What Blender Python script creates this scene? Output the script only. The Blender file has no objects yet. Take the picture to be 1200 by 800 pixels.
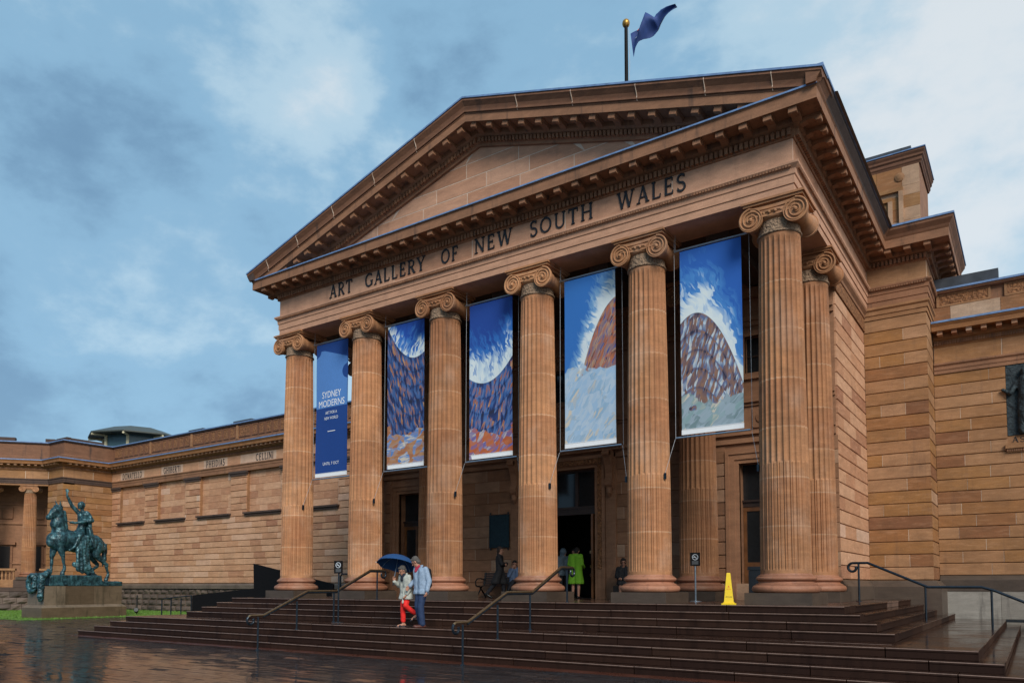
import bpy, bmesh, math, random
from mathutils import Vector, Matrix
R = math.radians
random.seed(7)
scene = bpy.context.scene
col = scene.collection

# ------------------------------------------------------------------ camera
cam_d = bpy.data.cameras.new("camera")
cam = bpy.data.objects.new("camera", cam_d)
col.objects.link(cam)
CAM = Vector((13.6695, -18.8462, 0.436))
YAW, PITCH = -0.602343, 0.054837
fw = Vector((math.sin(YAW) * math.cos(PITCH), math.cos(YAW) * math.cos(PITCH), math.sin(PITCH)))
cam.location = CAM
cam.rotation_euler = fw.to_track_quat('-Z', 'Y').to_euler()
cam_d.sensor_width = 36
cam_d.lens = 898.7 / 1200 * 36
cam_d.shift_x = (600 - 595.83) / 1200
cam_d.shift_y = (636.52 - 400) / 1200
cam_d.clip_start, cam_d.clip_end = 0.1, 5000
scene.camera = cam

# ------------------------------------------------------------------ world + sun + exposure
SUN_EL, SUN_AZ = R(34), R(132)            # azimuth clockwise from +Y
w = bpy.data.worlds.new("World"); scene.world = w; w.use_nodes = True
nt = w.node_tree; nt.nodes.clear()
def N(t, **k):
    n = nt.nodes.new(t)
    for a, b in k.items(): setattr(n, a, b)
    return n
L = nt.links.new
out = N('ShaderNodeOutputWorld'); bg = N('ShaderNodeBackground'); L(bg.outputs[0], out.inputs[0])
sky = N('ShaderNodeTexSky', sky_type='NISHITA', sun_disc=False, sun_elevation=SUN_EL, sun_rotation=SUN_AZ)
bg.inputs['Strength'].default_value = 0.08
tc = N('ShaderNodeTexCoord')
mp = N('ShaderNodeMapping'); mp.inputs['Scale'].default_value = (1.0, 1.0, 1.7); mp.inputs['Location'].default_value = (0.35, 0.1, 0.0)
L(tc.outputs['Generated'], mp.inputs[0])
n1 = N('ShaderNodeTexNoise'); n1.inputs['Scale'].default_value = 2.1; n1.inputs['Detail'].default_value = 8; n1.inputs['Roughness'].default_value = .56; n1.inputs['Distortion'].default_value = .15
L(mp.outputs[0], n1.inputs['Vector'])
n2 = N('ShaderNodeTexNoise'); n2.inputs['Scale'].default_value = 6.5; n2.inputs['Detail'].default_value = 8; n2.inputs['Roughness'].default_value = .6
L(mp.outputs[0], n2.inputs['Vector'])
dt = N('ShaderNodeVectorMath', operation='DOT_PRODUCT'); dt.inputs[1].default_value = (.80, .50, .42)
L(tc.outputs['Generated'], dt.inputs[0])
def M(op, a, b, clamp=False):
    n = N('ShaderNodeMath', operation=op, use_clamp=clamp)
    for i, v in enumerate((a, b)):
        if isinstance(v, (int, float)): n.inputs[i].default_value = v
        else: L(v, n.inputs[i])
    return n.outputs[0]
v = M('MULTIPLY', n1.outputs[0], 2.2)
v = M('ADD', v, M('MULTIPLY', n2.outputs[0], .55))
v = M('ADD', v, M('MULTIPLY', dt.outputs['Value'], .48))
v = M('SUBTRACT', v, .97)
cr = N('ShaderNodeValToRGB'); L(v, cr.inputs[0])
cr.color_ramp.interpolation = 'EASE'
els = cr.color_ramp.elements
els[0].position = 0.10; els[0].color = (.98, 1.85, 2.8, 1)
els[1].position = 0.92; els[1].color = (4.5, 4.85, 5.05, 1)
e = els.new(.38); e.color = (1.6, 2.85, 3.95, 1)
e = els.new(.60); e.color = (2.8, 3.9, 4.65, 1)
mx = N('ShaderNodeMix', data_type='RGBA'); mx.inputs[0].default_value = .88
L(sky.outputs[0], mx.inputs[6]); L(cr.outputs[0], mx.inputs[7])
L(mx.outputs[2], bg.inputs[0])

sun_d = bpy.data.lights.new("sun", 'SUN'); sun = bpy.data.objects.new("sun", sun_d); col.objects.link(sun)
sun_d.energy = 1.5; sun_d.angle = R(26); sun_d.color = (1, .93, .84)
sdir = Vector((math.sin(SUN_AZ) * math.cos(SUN_EL), math.cos(SUN_AZ) * math.cos(SUN_EL), math.sin(SUN_EL)))
sun.rotation_euler = (-sdir).to_track_quat('-Z', 'Y').to_euler()
sun.location = (20, -20, 30)
scene.view_settings.view_transform = 'Standard'; scene.view_settings.look = 'None'
scene.view_settings.gamma = 1; scene.view_settings.use_curve_mapping = False
scene.view_settings.exposure = 1.1
scene.render.engine = 'CYCLES'
scene.cycles.max_bounces = 6

# ------------------------------------------------------------------ materials
class Mat:
    def __init__(s, name):
        s.m = bpy.data.materials.new(name); s.m.use_nodes = True
        s.nt = s.m.node_tree; s.b = s.nt.nodes['Principled BSDF']
    def n(s, t, **k):
        x = s.nt.nodes.new(t)
        for a, b in k.items():
            if a in x.inputs: x.inputs[a].default_value = b
            else: setattr(x, a, b)
        return x
    def l(s, a, b): s.nt.links.new(a, b)
    def pos(s):
        return s.n('ShaderNodeNewGeometry').outputs['Position']
    def noise(s, scale, detail=4, rough=.55, vec=None, stretch=None, dist=0):
        x = s.n('ShaderNodeTexNoise', Scale=scale, Detail=detail, Roughness=rough, Distortion=dist)
        vec = vec if vec is not None else s.pos()
        if stretch:
            mpn = s.n('ShaderNodeMapping'); mpn.inputs['Scale'].default_value = stretch; s.l(vec, mpn.inputs[0]); vec = mpn.outputs[0]
        s.l(vec, x.inputs['Vector']); return x.outputs[0]
    def ramp(s, val, stops, interp='LINEAR'):
        r = s.n('ShaderNodeValToRGB'); r.color_ramp.interpolation = interp
        e = r.color_ramp.elements
        while len(e) < len(stops): e.new(.5)
        for i, (p, c) in enumerate(stops):
            e[i].position = p; e[i].color = (*c, 1) if len(c) == 3 else c
        s.l(val, r.inputs[0]); return r.outputs[0]
    def mix(s, f, a, b, blend='MIX'):
        x = s.n('ShaderNodeMix', data_type='RGBA', blend_type=blend)
        for i, v in ((0, f), (6, a), (7, b)):
            if isinstance(v, (int, float)): x.inputs[i].default_value = v
            elif isinstance(v, tuple): x.inputs[i].default_value = (*v, 1)
            else: s.l(v, x.inputs[i])
        return x.outputs[2]
    def math(s, op, a, b=0, clamp=False):
        x = s.n('ShaderNodeMath', operation=op, use_clamp=clamp)
        for i, v in enumerate((a, b)):
            if isinstance(v, (int, float)): x.inputs[i].default_value = v
            else: s.l(v, x.inputs[i])
        return x.outputs[0]
    def bump(s, h, strength=.3, dist=.01):
        x = s.n('ShaderNodeBump', Strength=strength, Distance=dist); s.l(h, x.inputs['Height']); s.l(x.outputs[0], s.b.inputs['Normal'])
    def base(s, c):
        if isinstance(c, tuple): s.b.inputs['Base Color'].default_value = (*c, 1)
        else: s.l(c, s.b.inputs['Base Color'])
    def rough(s, r):
        if isinstance(r, (int, float)): s.b.inputs['Roughness'].default_value = r
        else: s.l(r, s.b.inputs['Roughness'])

def plain(name, c, rough=.6, metal=0, var=.15, nscale=14, spec=None, bump=0):
    m = Mat(name)
    nz = m.noise(nscale, 4)
    d = tuple(x * (1 - var) for x in c); u = tuple(min(1, x * (1 + var)) for x in c)
    m.base(m.ramp(nz, [(.3, d), (.7, u)])); m.rough(rough); m.b.inputs['Metallic'].default_value = metal
    if spec is not None: m.b.inputs['Specular IOR Level'].default_value = spec
    if bump: m.bump(m.noise(nscale * 3, 3), bump, .01)
    return m.m

def stone(name, stops, dark=(.07, .045, .04), stain=.35, rough=.75, fine=.12, streak=True, spec=.3, obj=False, blotch=.6):
    m = Mat(name)
    at = m.n('ShaderNodeAttribute', attribute_name='tint')
    c = m.ramp(at.outputs['Fac'], stops)
    big = m.noise(.9, 5, .6)
    c = m.mix(m.ramp(big, [(.42, (0, 0, 0)), (.72, (blotch,) * 3)]), c, tuple(x * .55 for x in stops[len(stops) // 2][1]))
    band = m.noise(5, 4, .6, stretch=(.5, .5, 3.5), dist=.6)
    c = m.mix(m.math('MULTIPLY', m.math('SUBTRACT', band, .5), .9, True), c, tuple(min(1, x * 1.5) for x in stops[-2][1]))
    if obj:
        bl = m.noise(1.1, 4, .6, stretch=(1, 1, .8)); c = m.mix(m.ramp(bl, [(.52, (0, 0, 0)), (.72, (.5, .5, .5))]), c, (.47, .31, .22))
        wr = m.noise(.8, 4, .6, stretch=(1.3, 1.3, .35)); c = m.mix(m.ramp(wr, [(.5, (0, 0, 0)), (.7, (.6, .6, .6))]), c, (.25, .10, .045))
        oi = m.n('ShaderNodeObjectInfo'); c = m.mix(.55, c, m.ramp(oi.outputs['Random'], [(0, (.36, .33, .31)), (1, (.62, .62, .62))]), 'OVERLAY')
    md_ = m.noise(3.5, 5, .65, stretch=(.6, .6, 1.8)); c = m.mix(.24, c, m.ramp(md_, [(.32, (.22, .22, .22)), (.68, (.78, .78, .78))]), 'OVERLAY')
    gr = m.noise(38, 3, .7)
    c = m.mix(fine * 2, c, m.ramp(gr, [(.3, (.25, .25, .25)), (.7, (.8, .8, .8))]), 'OVERLAY')
    if streak:
        st = m.noise(3.2, 5, .65, stretch=(1, 1, .12))
        c = m.mix(m.math('MULTIPLY', m.ramp(st, [(.56, (0, 0, 0)), (.74, (1, 1, 1))]), stain), c, dark)
    m.base(c); m.rough(rough); m.b.inputs['Specular IOR Level'].default_value = spec
    m.bump(m.math('ADD', gr, m.math('MULTIPLY', band, .8)), .35, .006)
    return m.m

SAND = [(0, (.185, .078, .038)), (.22, (.275, .122, .045)), (.36, (.29, .14, .047)), (.5, (.305, .154, .071)), (.72, (.345, .186, .092)), (.86, (.40, .235, .14)), (1, (.42, .30, .21))]
m_sand = stone('sandstone', SAND)
m_sand_light = stone('clean_sandstone', [(0, (.31, .14, .08)), (.25, (.41, .20, .11)), (.5, (.47, .25, .14)), (.75, (.52, .295, .178)), (.9, (.55, .34, .235)), (1, (.54, .40, .30))], stain=.12, blotch=.3)
m_column = stone('column_sandstone', [(0, (.30, .13, .062)), (.5, (.40, .193, .090)), (.75, (.45, .236, .120)), (1, (.54, .37, .26))], stain=.45, fine=.1, obj=True)
m_base = stone('worn_base_stone', [(0, (.24, .10, .06)), (.5, (.33, .15, .09)), (1, (.42, .24, .16))], dark=(.07, .04, .035), stain=.7, rough=.55, obj=True)
m_pale = stone('pale_sandstone', [(0, (.36, .18, .105)), (.35, (.44, .235, .145)), (.7, (.50, .285, .185)), (1, (.56, .40, .29))], stain=.2, blotch=.25)
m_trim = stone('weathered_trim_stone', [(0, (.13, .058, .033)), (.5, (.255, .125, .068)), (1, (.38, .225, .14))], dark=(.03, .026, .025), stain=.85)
m_porch = stone('porch_sandstone', [(0, (.22, .11, .058)), (.5, (.295, .15, .083)), (1, (.40, .26, .17))], stain=.3)
m_black_stone = stone('blackened_stone', [(0, (.05, .035, .03)), (.5, (.08, .05, .04)), (1, (.13, .08, .055))], stain=.7, dark=(.02, .018, .02))
m_rock = stone('rock_faced_stone', [(0, (.06, .045, .038)), (.5, (.11, .08, .065)), (1, (.17, .125, .1))], stain=.5)
m_plinth = stone('grey_plinth_stone', [(0, (.045, .032, .024)), (.5, (.072, .052, .039)), (1, (.14, .107, .083))], stain=.6, rough=.45)
m_statue_stone = stone('statue_plinth_stone', [(0, (.06, .042, .026)), (.5, (.105, .072, .045)), (1, (.18, .14, .10))], dark=(.022, .022, .013), stain=.95, rough=.4)

def wet(name, stops, r0=.08, r1=.5, tint=True, bumpy=.15, nscale=1.3, spec=.5, ripple=False):
    m = Mat(name)
    at = m.n('ShaderNodeAttribute', attribute_name='tint')
    c = m.ramp(at.outputs['Fac'], stops)
    g = m.noise(30, 3, .7); c = m.mix(.25, c, m.ramp(g, [(.3, (.2, .2, .2)), (.7, (.8, .8, .8))]), 'OVERLAY')
    st = m.noise(5, 4, .6, stretch=(1, 1, .15)); c = m.mix(m.ramp(st, [(.5, (0, 0, 0)), (.75, (.6, .6, .6))]), c, tuple(x * .45 for x in stops[0][1]))
    m.base(c)
    rr = m.ramp(m.noise(nscale, 4, .6), [(.35, (r0,) * 3), (.68, (r1,) * 3)])
    sp = m.n('ShaderNodeSeparateXYZ'); m.l(m.n('ShaderNodeNewGeometry').outputs['True Normal'], sp.inputs[0])   # water lies on the flat tops, the risers drain
    m.rough(m.mix(m.math('MULTIPLY', sp.outputs[2], 1, True), (.62, .62, .62), rr))
    m.l(m.math('ADD', m.math('MULTIPLY', sp.outputs[2], spec - .1, True), .1), m.b.inputs['Specular IOR Level'])
    if ripple:
        rp = m.noise(1, 3, .5, stretch=(1.1, 5.5, 1)); pk = m.ramp(rp, [(.5, (0, 0, 0)), (.72, (1, 1, 1))])
        m.bump(m.math('ADD', m.math('MULTIPLY', g, .05), pk), .4, .009)
    else: m.bump(g, bumpy, .004)
    return m.m
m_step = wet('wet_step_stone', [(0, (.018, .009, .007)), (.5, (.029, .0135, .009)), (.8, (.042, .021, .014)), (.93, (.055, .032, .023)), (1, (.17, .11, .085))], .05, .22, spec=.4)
m_floor = wet('wet_floor_stone', [(0, (.06, .03, .022)), (.5, (.09, .045, .032)), (1, (.14, .08, .058))], .05, .28)
m_paver = wet('wet_paver', [(0, (.018, .019, .022)), (.5, (.028, .028, .031)), (1, (.045, .041, .042))], .025, .14, bumpy=.1, nscale=.5, ripple=True)
m_ground = wet('wet_ground', [(0, (.03, .026, .025)), (1, (.05, .04, .038))], .12, .35)
m_band = wet('red_edge_stone', [(0, (.06, .018, .011)), (1, (.09, .03, .018))], .2, .5, spec=.35)

m_lead = plain('lead_flashing', (.13, .22, .40), .5, .0, .25, 6)  # blue of the sky reflected in wet lead, put into the base colour
m_slate = plain('dark_roof_sheet', (.045, .05, .06), .4, 0, .3, 3)
m_letter = plain('dark_letter_metal', (.012, .013, .017), .5, .2)
m_black = plain('black_painted_metal', (.012, .013, .015), .35, .0, .3)
m_ramp = plain('dark_ramp_metal', (.007, .006, .006), .6, 0, .3, spec=.12)
m_rail = plain('dark_blue_grey_rail', (.02, .03, .042), .3, .6, .25)
m_brass = plain('worn_brass_rail', (.32, .225, .13), .35, .9, .2)
m_steel = plain('brushed_steel', (.35, .45, .55), .3, .8, .1)
m_bronze_dark = plain('dark_bronze_plaque', (.012, .032, .04), .45, .5, .3)
m_white = plain('white_print', (.78, .8, .82), .7, 0, .03)
m_symbol = plain('grey_print', (.42, .46, .5), .6)
m_notice = plain('dark_grey_print', (.05, .055, .06), .6)
m_cord = plain('grey_cord', (.4, .42, .45), .6)
m_wood = plain('varnished_wood', (.16, .065, .022), .35, 0, .35, 3)
m_darkwood = plain('dark_wood', (.035, .018, .012), .5, 0, .3, 3)
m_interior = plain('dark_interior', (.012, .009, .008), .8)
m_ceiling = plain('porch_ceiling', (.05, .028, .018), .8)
m_glass_dark = plain('dark_glass', (.02, .022, .024), .08)
m_yellow = plain('yellow_plastic', (.76, .53, .01), .4, 0, .05)
m_red = plain('red_print', (.65, .06, .02), .5)
m_gold = plain('gilded_ball', (.4, .22, .05), .4, .8)
m_mortar = plain('pale_mortar', (.58, .46, .36), .9)
m_banner_blue = plain('banner_blue_cloth', (.004, .045, .22), .75, 0, .06)
m_banner_mid = plain('banner_mid_blue_print', (.075, .21, .52), .75, 0, .06)
m_navy = plain('navy_flag_cloth', (.016, .05, .20), .7, 0, .2, 3)
m_flag_pale = plain('pale_flag_print', (.3, .38, .5), .7)
m_lantern = plain('lantern_glass', (.05, .10, .12), .2)
m_lantern_roof = plain('lantern_roof', (.05, .058, .05), .5)
m_cream = plain('cream_paint', (.5, .46, .3), .6)

mb_ = Mat('green_bronze')
nz = mb_.noise(5, 5, .65); st = mb_.noise(6, 4, .6, stretch=(1, 1, .2))
c = mb_.ramp(nz, [(.3, (.006, .014, .018)), (.48, (.016, .048, .06)), (.7, (.055, .16, .19))])
c = mb_.mix(mb_.ramp(st, [(.5, (0, 0, 0)), (.78, (.8, .8, .8))]), c, (.09, .23, .25))
mb_.base(c); mb_.rough(.38); mb_.b.inputs['Metallic'].default_value = .35; mb_.bump(mb_.noise(16, 4, .6), .5, .03)
m_bronze = mb_.m

mg = Mat('grass_blades'); mg.base(mg.ramp(mg.noise(3, 4), [(.3, (.05, .12, .012)), (.7, (.13, .25, .03))])); mg.rough(.6); m_grass = mg.m

# carved relief stone (fine relief only; panels keep their own frames in geometry)
def carved(name, stops, sc=9, strength=.9):
    m = Mat(name); p = m.pos()
    x = m.n('ShaderNodeTexVoronoi', Scale=sc); m.l(p, x.inputs['Vector'])
    z = m.noise(sc * 1.3, 3, .5, dist=1.5)
    h = m.math('ADD', m.math('MULTIPLY', x.outputs['Distance'], 1.0), z)
    m.base(m.ramp(z, [(.3, stops[0]), (.7, stops[1])])); m.rough(.8)
    m.bump(h, strength, .05); return m.m
m_carved = carved('carved_sandstone', [(.10, .04, .015), (.33, .145, .055)])
m_neck = carved('carved_necking', [(.20, .13, .085), (.36, .24, .15)], 14)
m_relief = carved('bronze_relief_ground', [(.012, .02, .026), (.03, .05, .06)], 5)

def art(name, sky_a, sky_b, sky_c, band, low_a, low_b, curve, ang, low_c=None):
    """painterly abstract print: brush strokes of blues over a curved warm mass"""
    m = Mat(name)
    uv = m.n('ShaderNodeAttribute', attribute_name='uvw').outputs['Vector']
    sp = m.n('ShaderNodeSeparateXYZ'); m.l(uv, sp.inputs[0]); u, vv = sp.outputs[0], sp.outputs[1]
    wob = m.n('ShaderNodeTexNoise', Scale=3.0, Detail=2); m.l(uv, wob.inputs['Vector'])
    def strokes(rz, sx, sy, swirl=.25):
        """one flat random value per brush mark"""
        ad = m.n('ShaderNodeVectorMath', operation='MULTIPLY_ADD'); m.l(wob.outputs['Color'], ad.inputs[0]); ad.inputs[1].default_value = (swirl, swirl, 0); m.l(uv, ad.inputs[2])
        mp_ = m.n('ShaderNodeMapping'); mp_.inputs['Rotation'].default_value = (0, 0, R(rz)); m.l(ad.outputs[0], mp_.inputs[0])
        ms = m.n('ShaderNodeMapping'); ms.inputs['Scale'].default_value = (sx, sy, 1); m.l(mp_.outputs[0], ms.inputs[0])
        vr = m.n('ShaderNodeTexVoronoi', Scale=1.0); m.l(ms.outputs[0], vr.inputs['Vector'])
        x_ = m.n('ShaderNodeSeparateColor'); m.l(vr.outputs['Color'], x_.inputs[0]); return x_.outputs[0]
    s1 = strokes(ang, 26, 7); s2 = strokes(-ang * .6, 30, 6, .1); s3 = strokes(ang * .4 + 50, 9, 6, .3); s4 = strokes(ang + 70, 24, 5, .1)
    du = m.math('SUBTRACT', u, curve[0])
    bh = m.math('ADD', m.math('MULTIPLY', m.math('MULTIPLY', du, du), curve[1]), curve[2])
    d = m.math('SUBTRACT', bh, vv)
    inb = m.ramp(d, [(.0, (0, 0, 0)), (.012, (1, 1, 1))])
    t_sky = m.math('ADD', m.math('MULTIPLY', m.math('SUBTRACT', 0, d), .85), m.math('MULTIPLY', m.math('SUBTRACT', s1, .5), .36))
    t_sky = m.math('ADD', t_sky, m.math('MULTIPLY', m.math('SUBTRACT', wob.outputs[0], .5), .7))
    skyc = m.ramp(t_sky, [(.02, (.62, .70, .72)), (.2, sky_c), (.42, sky_b), (.8, sky_a)])
    rb = m.math('FRACT', m.math('MULTIPLY', d, 3.3))
    rib = m.ramp(rb, [(.0, (.10, .10, .10)), (.12, (.35, .35, .35)), (.5, (.62, .62, .62)), (.9, (.45, .45, .45)), (1, (.1, .1, .1))])
    wv = m.math('ADD', m.math('MULTIPLY', rib, .55), m.math('MULTIPLY', m.math('SUBTRACT', s2, .2), .62))
    bandc = m.ramp(wv, [(.05, (.012, .016, .05)), (.22, band[0]), (.4, band[1]), (.55, band[3]), (.72, band[2]), (.86, (.5, .3, .16))])
    lowm = m.ramp(m.math('SUBTRACT', curve[4], m.math('ADD', vv, m.math('MULTIPLY', m.math('SUBTRACT', wob.outputs[0], .5), .8))), [(0, (0, 0, 0)), (.02, (1, 1, 1))])
    lowc = m.ramp(m.math('ADD', m.math('MULTIPLY', s3, .7), m.math('MULTIPLY', s4, .3)), [(.2, low_a), (.45, low_b), (.7, low_c or low_a), (.9, (.55, .5, .42))])
    c = m.mix(inb, skyc, bandc); c = m.mix(lowm, c, lowc)
    m.base(c); m.rough(.7); return m.m
DB, BL, LB, PA = (.006, .05, .28), (.02, .14, .46), (.16, .34, .58), (.5, .62, .7)
art_mats = [None,
    art('art_print_a', DB, (.01, .075, .4), (.05, .2, .55), ((.01, .02, .09), (.02, .06, .2), (.3, .12, .06), (.05, .12, .3)), (.33, .13, .06), (.4, .22, .11), (.75, 1.3, 2.25, .0, .75), 20, (.06, .2, .5)),
    art('art_print_b', DB, BL, PA, ((.01, .03, .14), (.03, .1, .3), (.28, .1, .07), (.08, .16, .36)), (.4, .09, .03), (.45, .14, .05), (.35, 1.0, 1.45, .05, .55), -18, (.12, .1, .3)),
    art('art_print_c', (.02, .14, .45), LB, (.55, .64, .7), ((.42, .13, .05), (.18, .12, .16), (.02, .06, .25), (.4, .24, .14)), (.3, .45, .62), (.42, .52, .62), (1.1, -2.2, 2.55, .04, 1.35), -35, (.22, .38, .55)),
    art('art_print_d', (.01, .1, .42), (.05, .22, .55), (.5, .62, .72), ((.12, .08, .10), (.25, .13, .08), (.45, .55, .62), (.08, .12, .25)), (.15, .23, .25), (.3, .38, .45), (.25, -2.2, 1.95, .05, .55), -25, (.2, .32, .33))]

# ------------------------------------------------------------------ mesh helpers
class MB:
    def __init__(s): s.v = []; s.f = []; s.t = []; s.uv = None
    def add(s, vs, fs, tint=.5):
        o = len(s.v); s.v += [tuple(x) for x in vs]
        s.t += [tint] * len(vs) if isinstance(tint, (int, float)) else list(tint)
        s.f += [tuple(i + o for i in f) for f in fs]
    def box(s, x0, x1, y0, y1, z0, z1, tint=.5):
        s.add([(x0, y0, z0), (x1, y0, z0), (x1, y1, z0), (x0, y1, z0), (x0, y0, z1), (x1, y0, z1), (x1, y1, z1), (x0, y1, z1)],
              [(0, 3, 2, 1), (4, 5, 6, 7), (0, 1, 5, 4), (1, 2, 6, 5), (2, 3, 7, 6), (3, 0, 4, 7)], tint)
    def prism(s, poly, a, b, tint=.5):
        """poly: list of 3D points (closed loop); extruded from offset a to offset b (vectors)"""
        n = len(poly); a, b = Vector(a), Vector(b)
        vs = [Vector(p) + a for p in poly] + [Vector(p) + b for p in poly]
        fs = [tuple(range(n - 1, -1, -1)), tuple(range(n, 2 * n))] + [(i, (i + 1) % n, (i + 1) % n + n, i + n) for i in range(n)]
        s.add(vs, fs, tint)
    def tube(s, pts, r, seg=8, tint=.5, caps=True):
        pts = [Vector(p) for p in pts]; rs = r if isinstance(r, (list, tuple)) else [r] * len(pts)
        vs = []; n = len(pts); up = None
        for i, p in enumerate(pts):
            d = ((pts[min(i + 1, n - 1)] - pts[max(i - 1, 0)])).normalized()
            if up is None:
                up = Vector((0, 0, 1)) if abs(d.z) < .9 else Vector((1, 0, 0))
            x = d.cross(up)
            if x.length < 1e-4: x = d.orthogonal()
            x.normalize(); y = x.cross(d).normalized(); up = y
            for k in range(seg):
                a = 2 * math.pi * k / seg
                vs.append(p + (x * math.cos(a) + y * math.sin(a)) * rs[i])
        fs = [(i * seg + k, i * seg + (k + 1) % seg, (i + 1) * seg + (k + 1) % seg, (i + 1) * seg + k) for i in range(n - 1) for k in range(seg)]
        if caps: fs += [tuple(range(seg - 1, -1, -1)), tuple(range((n - 1) * seg, n * seg))]
        s.add(vs, fs, tint)
    def lathe(s, prof, c=(0, 0, 0), seg=32, tint=.5, caps=True):
        cx, cy, cz = c; n = len(prof); vs = []
        for r, z in prof:
            for k in range(seg):
                a = 2 * math.pi * k / seg; vs.append((cx + r * math.cos(a), cy + r * math.sin(a), cz + z))
        fs = [(i * seg + k, i * seg + (k + 1) % seg, (i + 1) * seg + (k + 1) % seg, (i + 1) * seg + k) for i in range(n - 1) for k in range(seg)]
        if caps: fs += [tuple(range(seg - 1, -1, -1)), tuple(range((n - 1) * seg, n * seg))]
        s.add(vs, fs, tint)
    def sweep(s, prof, path, tint=.5):
        """prof: closed loop of (offset outward, z); path: plan polyline, outward on its right"""
        P = [Vector((*p, 0)) for p in path]; n = len(P); m = len(prof); vs = []
        def nrm(a, b):
            d = (b - a).normalized(); return Vector((d.y, -d.x, 0))
        for i in range(n):
            if i == 0: mv = nrm(P[0], P[1])
            elif i == n - 1: mv = nrm(P[-2], P[-1])
            else:
                a, b = nrm(P[i - 1], P[i]), nrm(P[i], P[i + 1]); mv = (a + b) / (1 + a.dot(b))
            for d, z in prof: vs.append((P[i].x + mv.x * d, P[i].y + mv.y * d, z))
        fs = [(i * m + k, (i + 1) * m + k, (i + 1) * m + (k + 1) % m, i * m + (k + 1) % m) for i in range(n - 1) for k in range(m)]
        fs += [tuple(range(m)), tuple(range(n * m - 1, (n - 1) * m - 1, -1))]
        s.add(vs, fs, tint)
    def build(s, name, mat, parent=None, smooth=False, loc=None, fix=True):
        me = bpy.data.meshes.new(name); me.from_pydata(s.v, [], s.f); me.update()
        a = me.attributes.new('tint', 'FLOAT', 'POINT'); a.data.foreach_set('value', s.t)
        if s.uv:
            b = me.attributes.new('uvw', 'FLOAT_VECTOR', 'POINT'); b.data.foreach_set('vector', [x for p in s.uv for x in p])
        if fix:
            bm = bmesh.new(); bm.from_mesh(me); bmesh.ops.recalc_face_normals(bm, faces=bm.faces); bm.to_mesh(me); bm.free()
        me.materials.append(mat)
        if smooth:
            me.shade_smooth()
            if smooth != 'all': me.set_sharp_from_angle(angle=R(35))
        o = bpy.data.objects.new(name, me); col.objects.link(o)
        if parent: o.parent = parent
        if loc: o.location = loc
        return o
def one(name, mat, parent=None, **k):
    return None
def box_obj(name, mat, parent, *b, tint=.5):
    m = MB(); m.box(*b, tint=tint); return m.build(name, mat, parent)
def empty(name, loc=(0, 0, 0), rz=0, parent=None):
    o = bpy.data.objects.new(name, None); o.empty_display_size = .3; col.objects.link(o); o.location = loc; o.rotation_euler = (0, 0, rz)
    if parent: o.parent = parent
    return o
def tag(o, label=None, cat=None, group=None, kind=None):
    for k, v in (('label', label), ('category', cat), ('group', group), ('kind', kind)):
        if v: o[k] = v
    return o
def thing(name, label, cat, loc=(0, 0, 0), rz=0, group=None):
    return tag(empty(name, loc, rz), label, cat, group)
def rt(lo=.25, hi=.8):
    x = random.random()
    if x < .03: return random.uniform(.86, .97)
    if x < .13: return random.uniform(0, .2)
    return random.uniform(lo, hi)
G = -1.272; RI = .159; TR = .363

def block(mb, o, u, nv, L_, h, d, tint, c=.014):
    """one chamfered ashlar block, o = lower back corner, u = along wall, nv = outward"""
    o, u, nv = Vector(o), Vector(u), Vector(nv); z = Vector((0, 0, 1))
    pr = [(0, 0), (d - c, 0), (d, c), (d, h - c), (d - c, h), (0, h)]
    mb.prism([o + nv * a + z * b for a, b in pr], (0, 0, 0), u * L_, tint)
COUNT = {'n': 0}
def ashlar(parent, o, u, nv, length, z0, z1, course, lens, mat, single=True, holes=(), depth=.045, gap=.022, joint=.006, quoin=None, limit=300, tr=(.2, .78), pattern=None):
    """courses of blocks; single -> each its own stone_block object, the others joined"""
    o, u, nv = Vector(o), Vector(u), Vector(nv)
    n = max(1, round((z1 - z0) / course)); ch = (z1 - z0) / n
    rest = MB(); mort = MB(); joint = max(joint, .014)
    for k in range(n):
        x = 0; first = True; za = z0 + k * ch; pat = list(pattern[k % len(pattern)]) if pattern else None
        while x < length - .01:
            Ln = pat.pop(0) if pat else random.uniform(*lens)
            if first and k % 2 and not pattern: Ln *= .55
            first = False
            if length - (x + Ln) < lens[0] * .5: Ln = length - x
            xs = [(x, min(length, x + Ln))]
            for (hx0, hx1, hz0, hz1) in holes:
                if za + ch * .5 > hz0 and za + ch * .5 < hz1:
                    nx = []
                    for a, b in xs:
                        if b <= hx0 or a >= hx1: nx.append((a, b)); continue
                        if a < hx0: nx.append((a, hx0))
                        if b > hx1: nx.append((hx1, b))
                    xs = nx
            for a, b in xs:
                if b - a < .08: continue
                if a > .05:
                    q0 = o + u * (a - joint / 2 - .001); q0.z = za + gap / 2 + .012
                    mort.prism([q0, q0 + nv * (depth - .007), q0 + nv * (depth - .007) + Vector((0, 0, ch - gap - .024)), q0 + Vector((0, 0, ch - gap - .024))], (0, 0, 0), u * (joint + .002), .5)
                t = rt(*tr); p = o + u * (a + joint / 2); p.z = za + gap / 2
                sg = single(p) if callable(single) else single
                if sg and COUNT['n'] < limit:
                    COUNT['n'] += 1
                    m = MB(); block(m, (0, 0, 0), u, nv, b - a - joint, ch - gap, depth + random.uniform(-.004, .004), t)
                    m.build('stone_block', mat, parent, loc=p)
                else:
                    block(rest, p, u, nv, b - a - joint, ch - gap, depth + random.uniform(-.004, .004), t)
            x += Ln
    if mort.v:
        r = mort.build('mortar', m_mortar, parent); r['kind'] = 'stuff'
    if rest.v:
        r = rest.build('stone_courses', mat, parent); r['kind'] = 'stuff'

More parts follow.
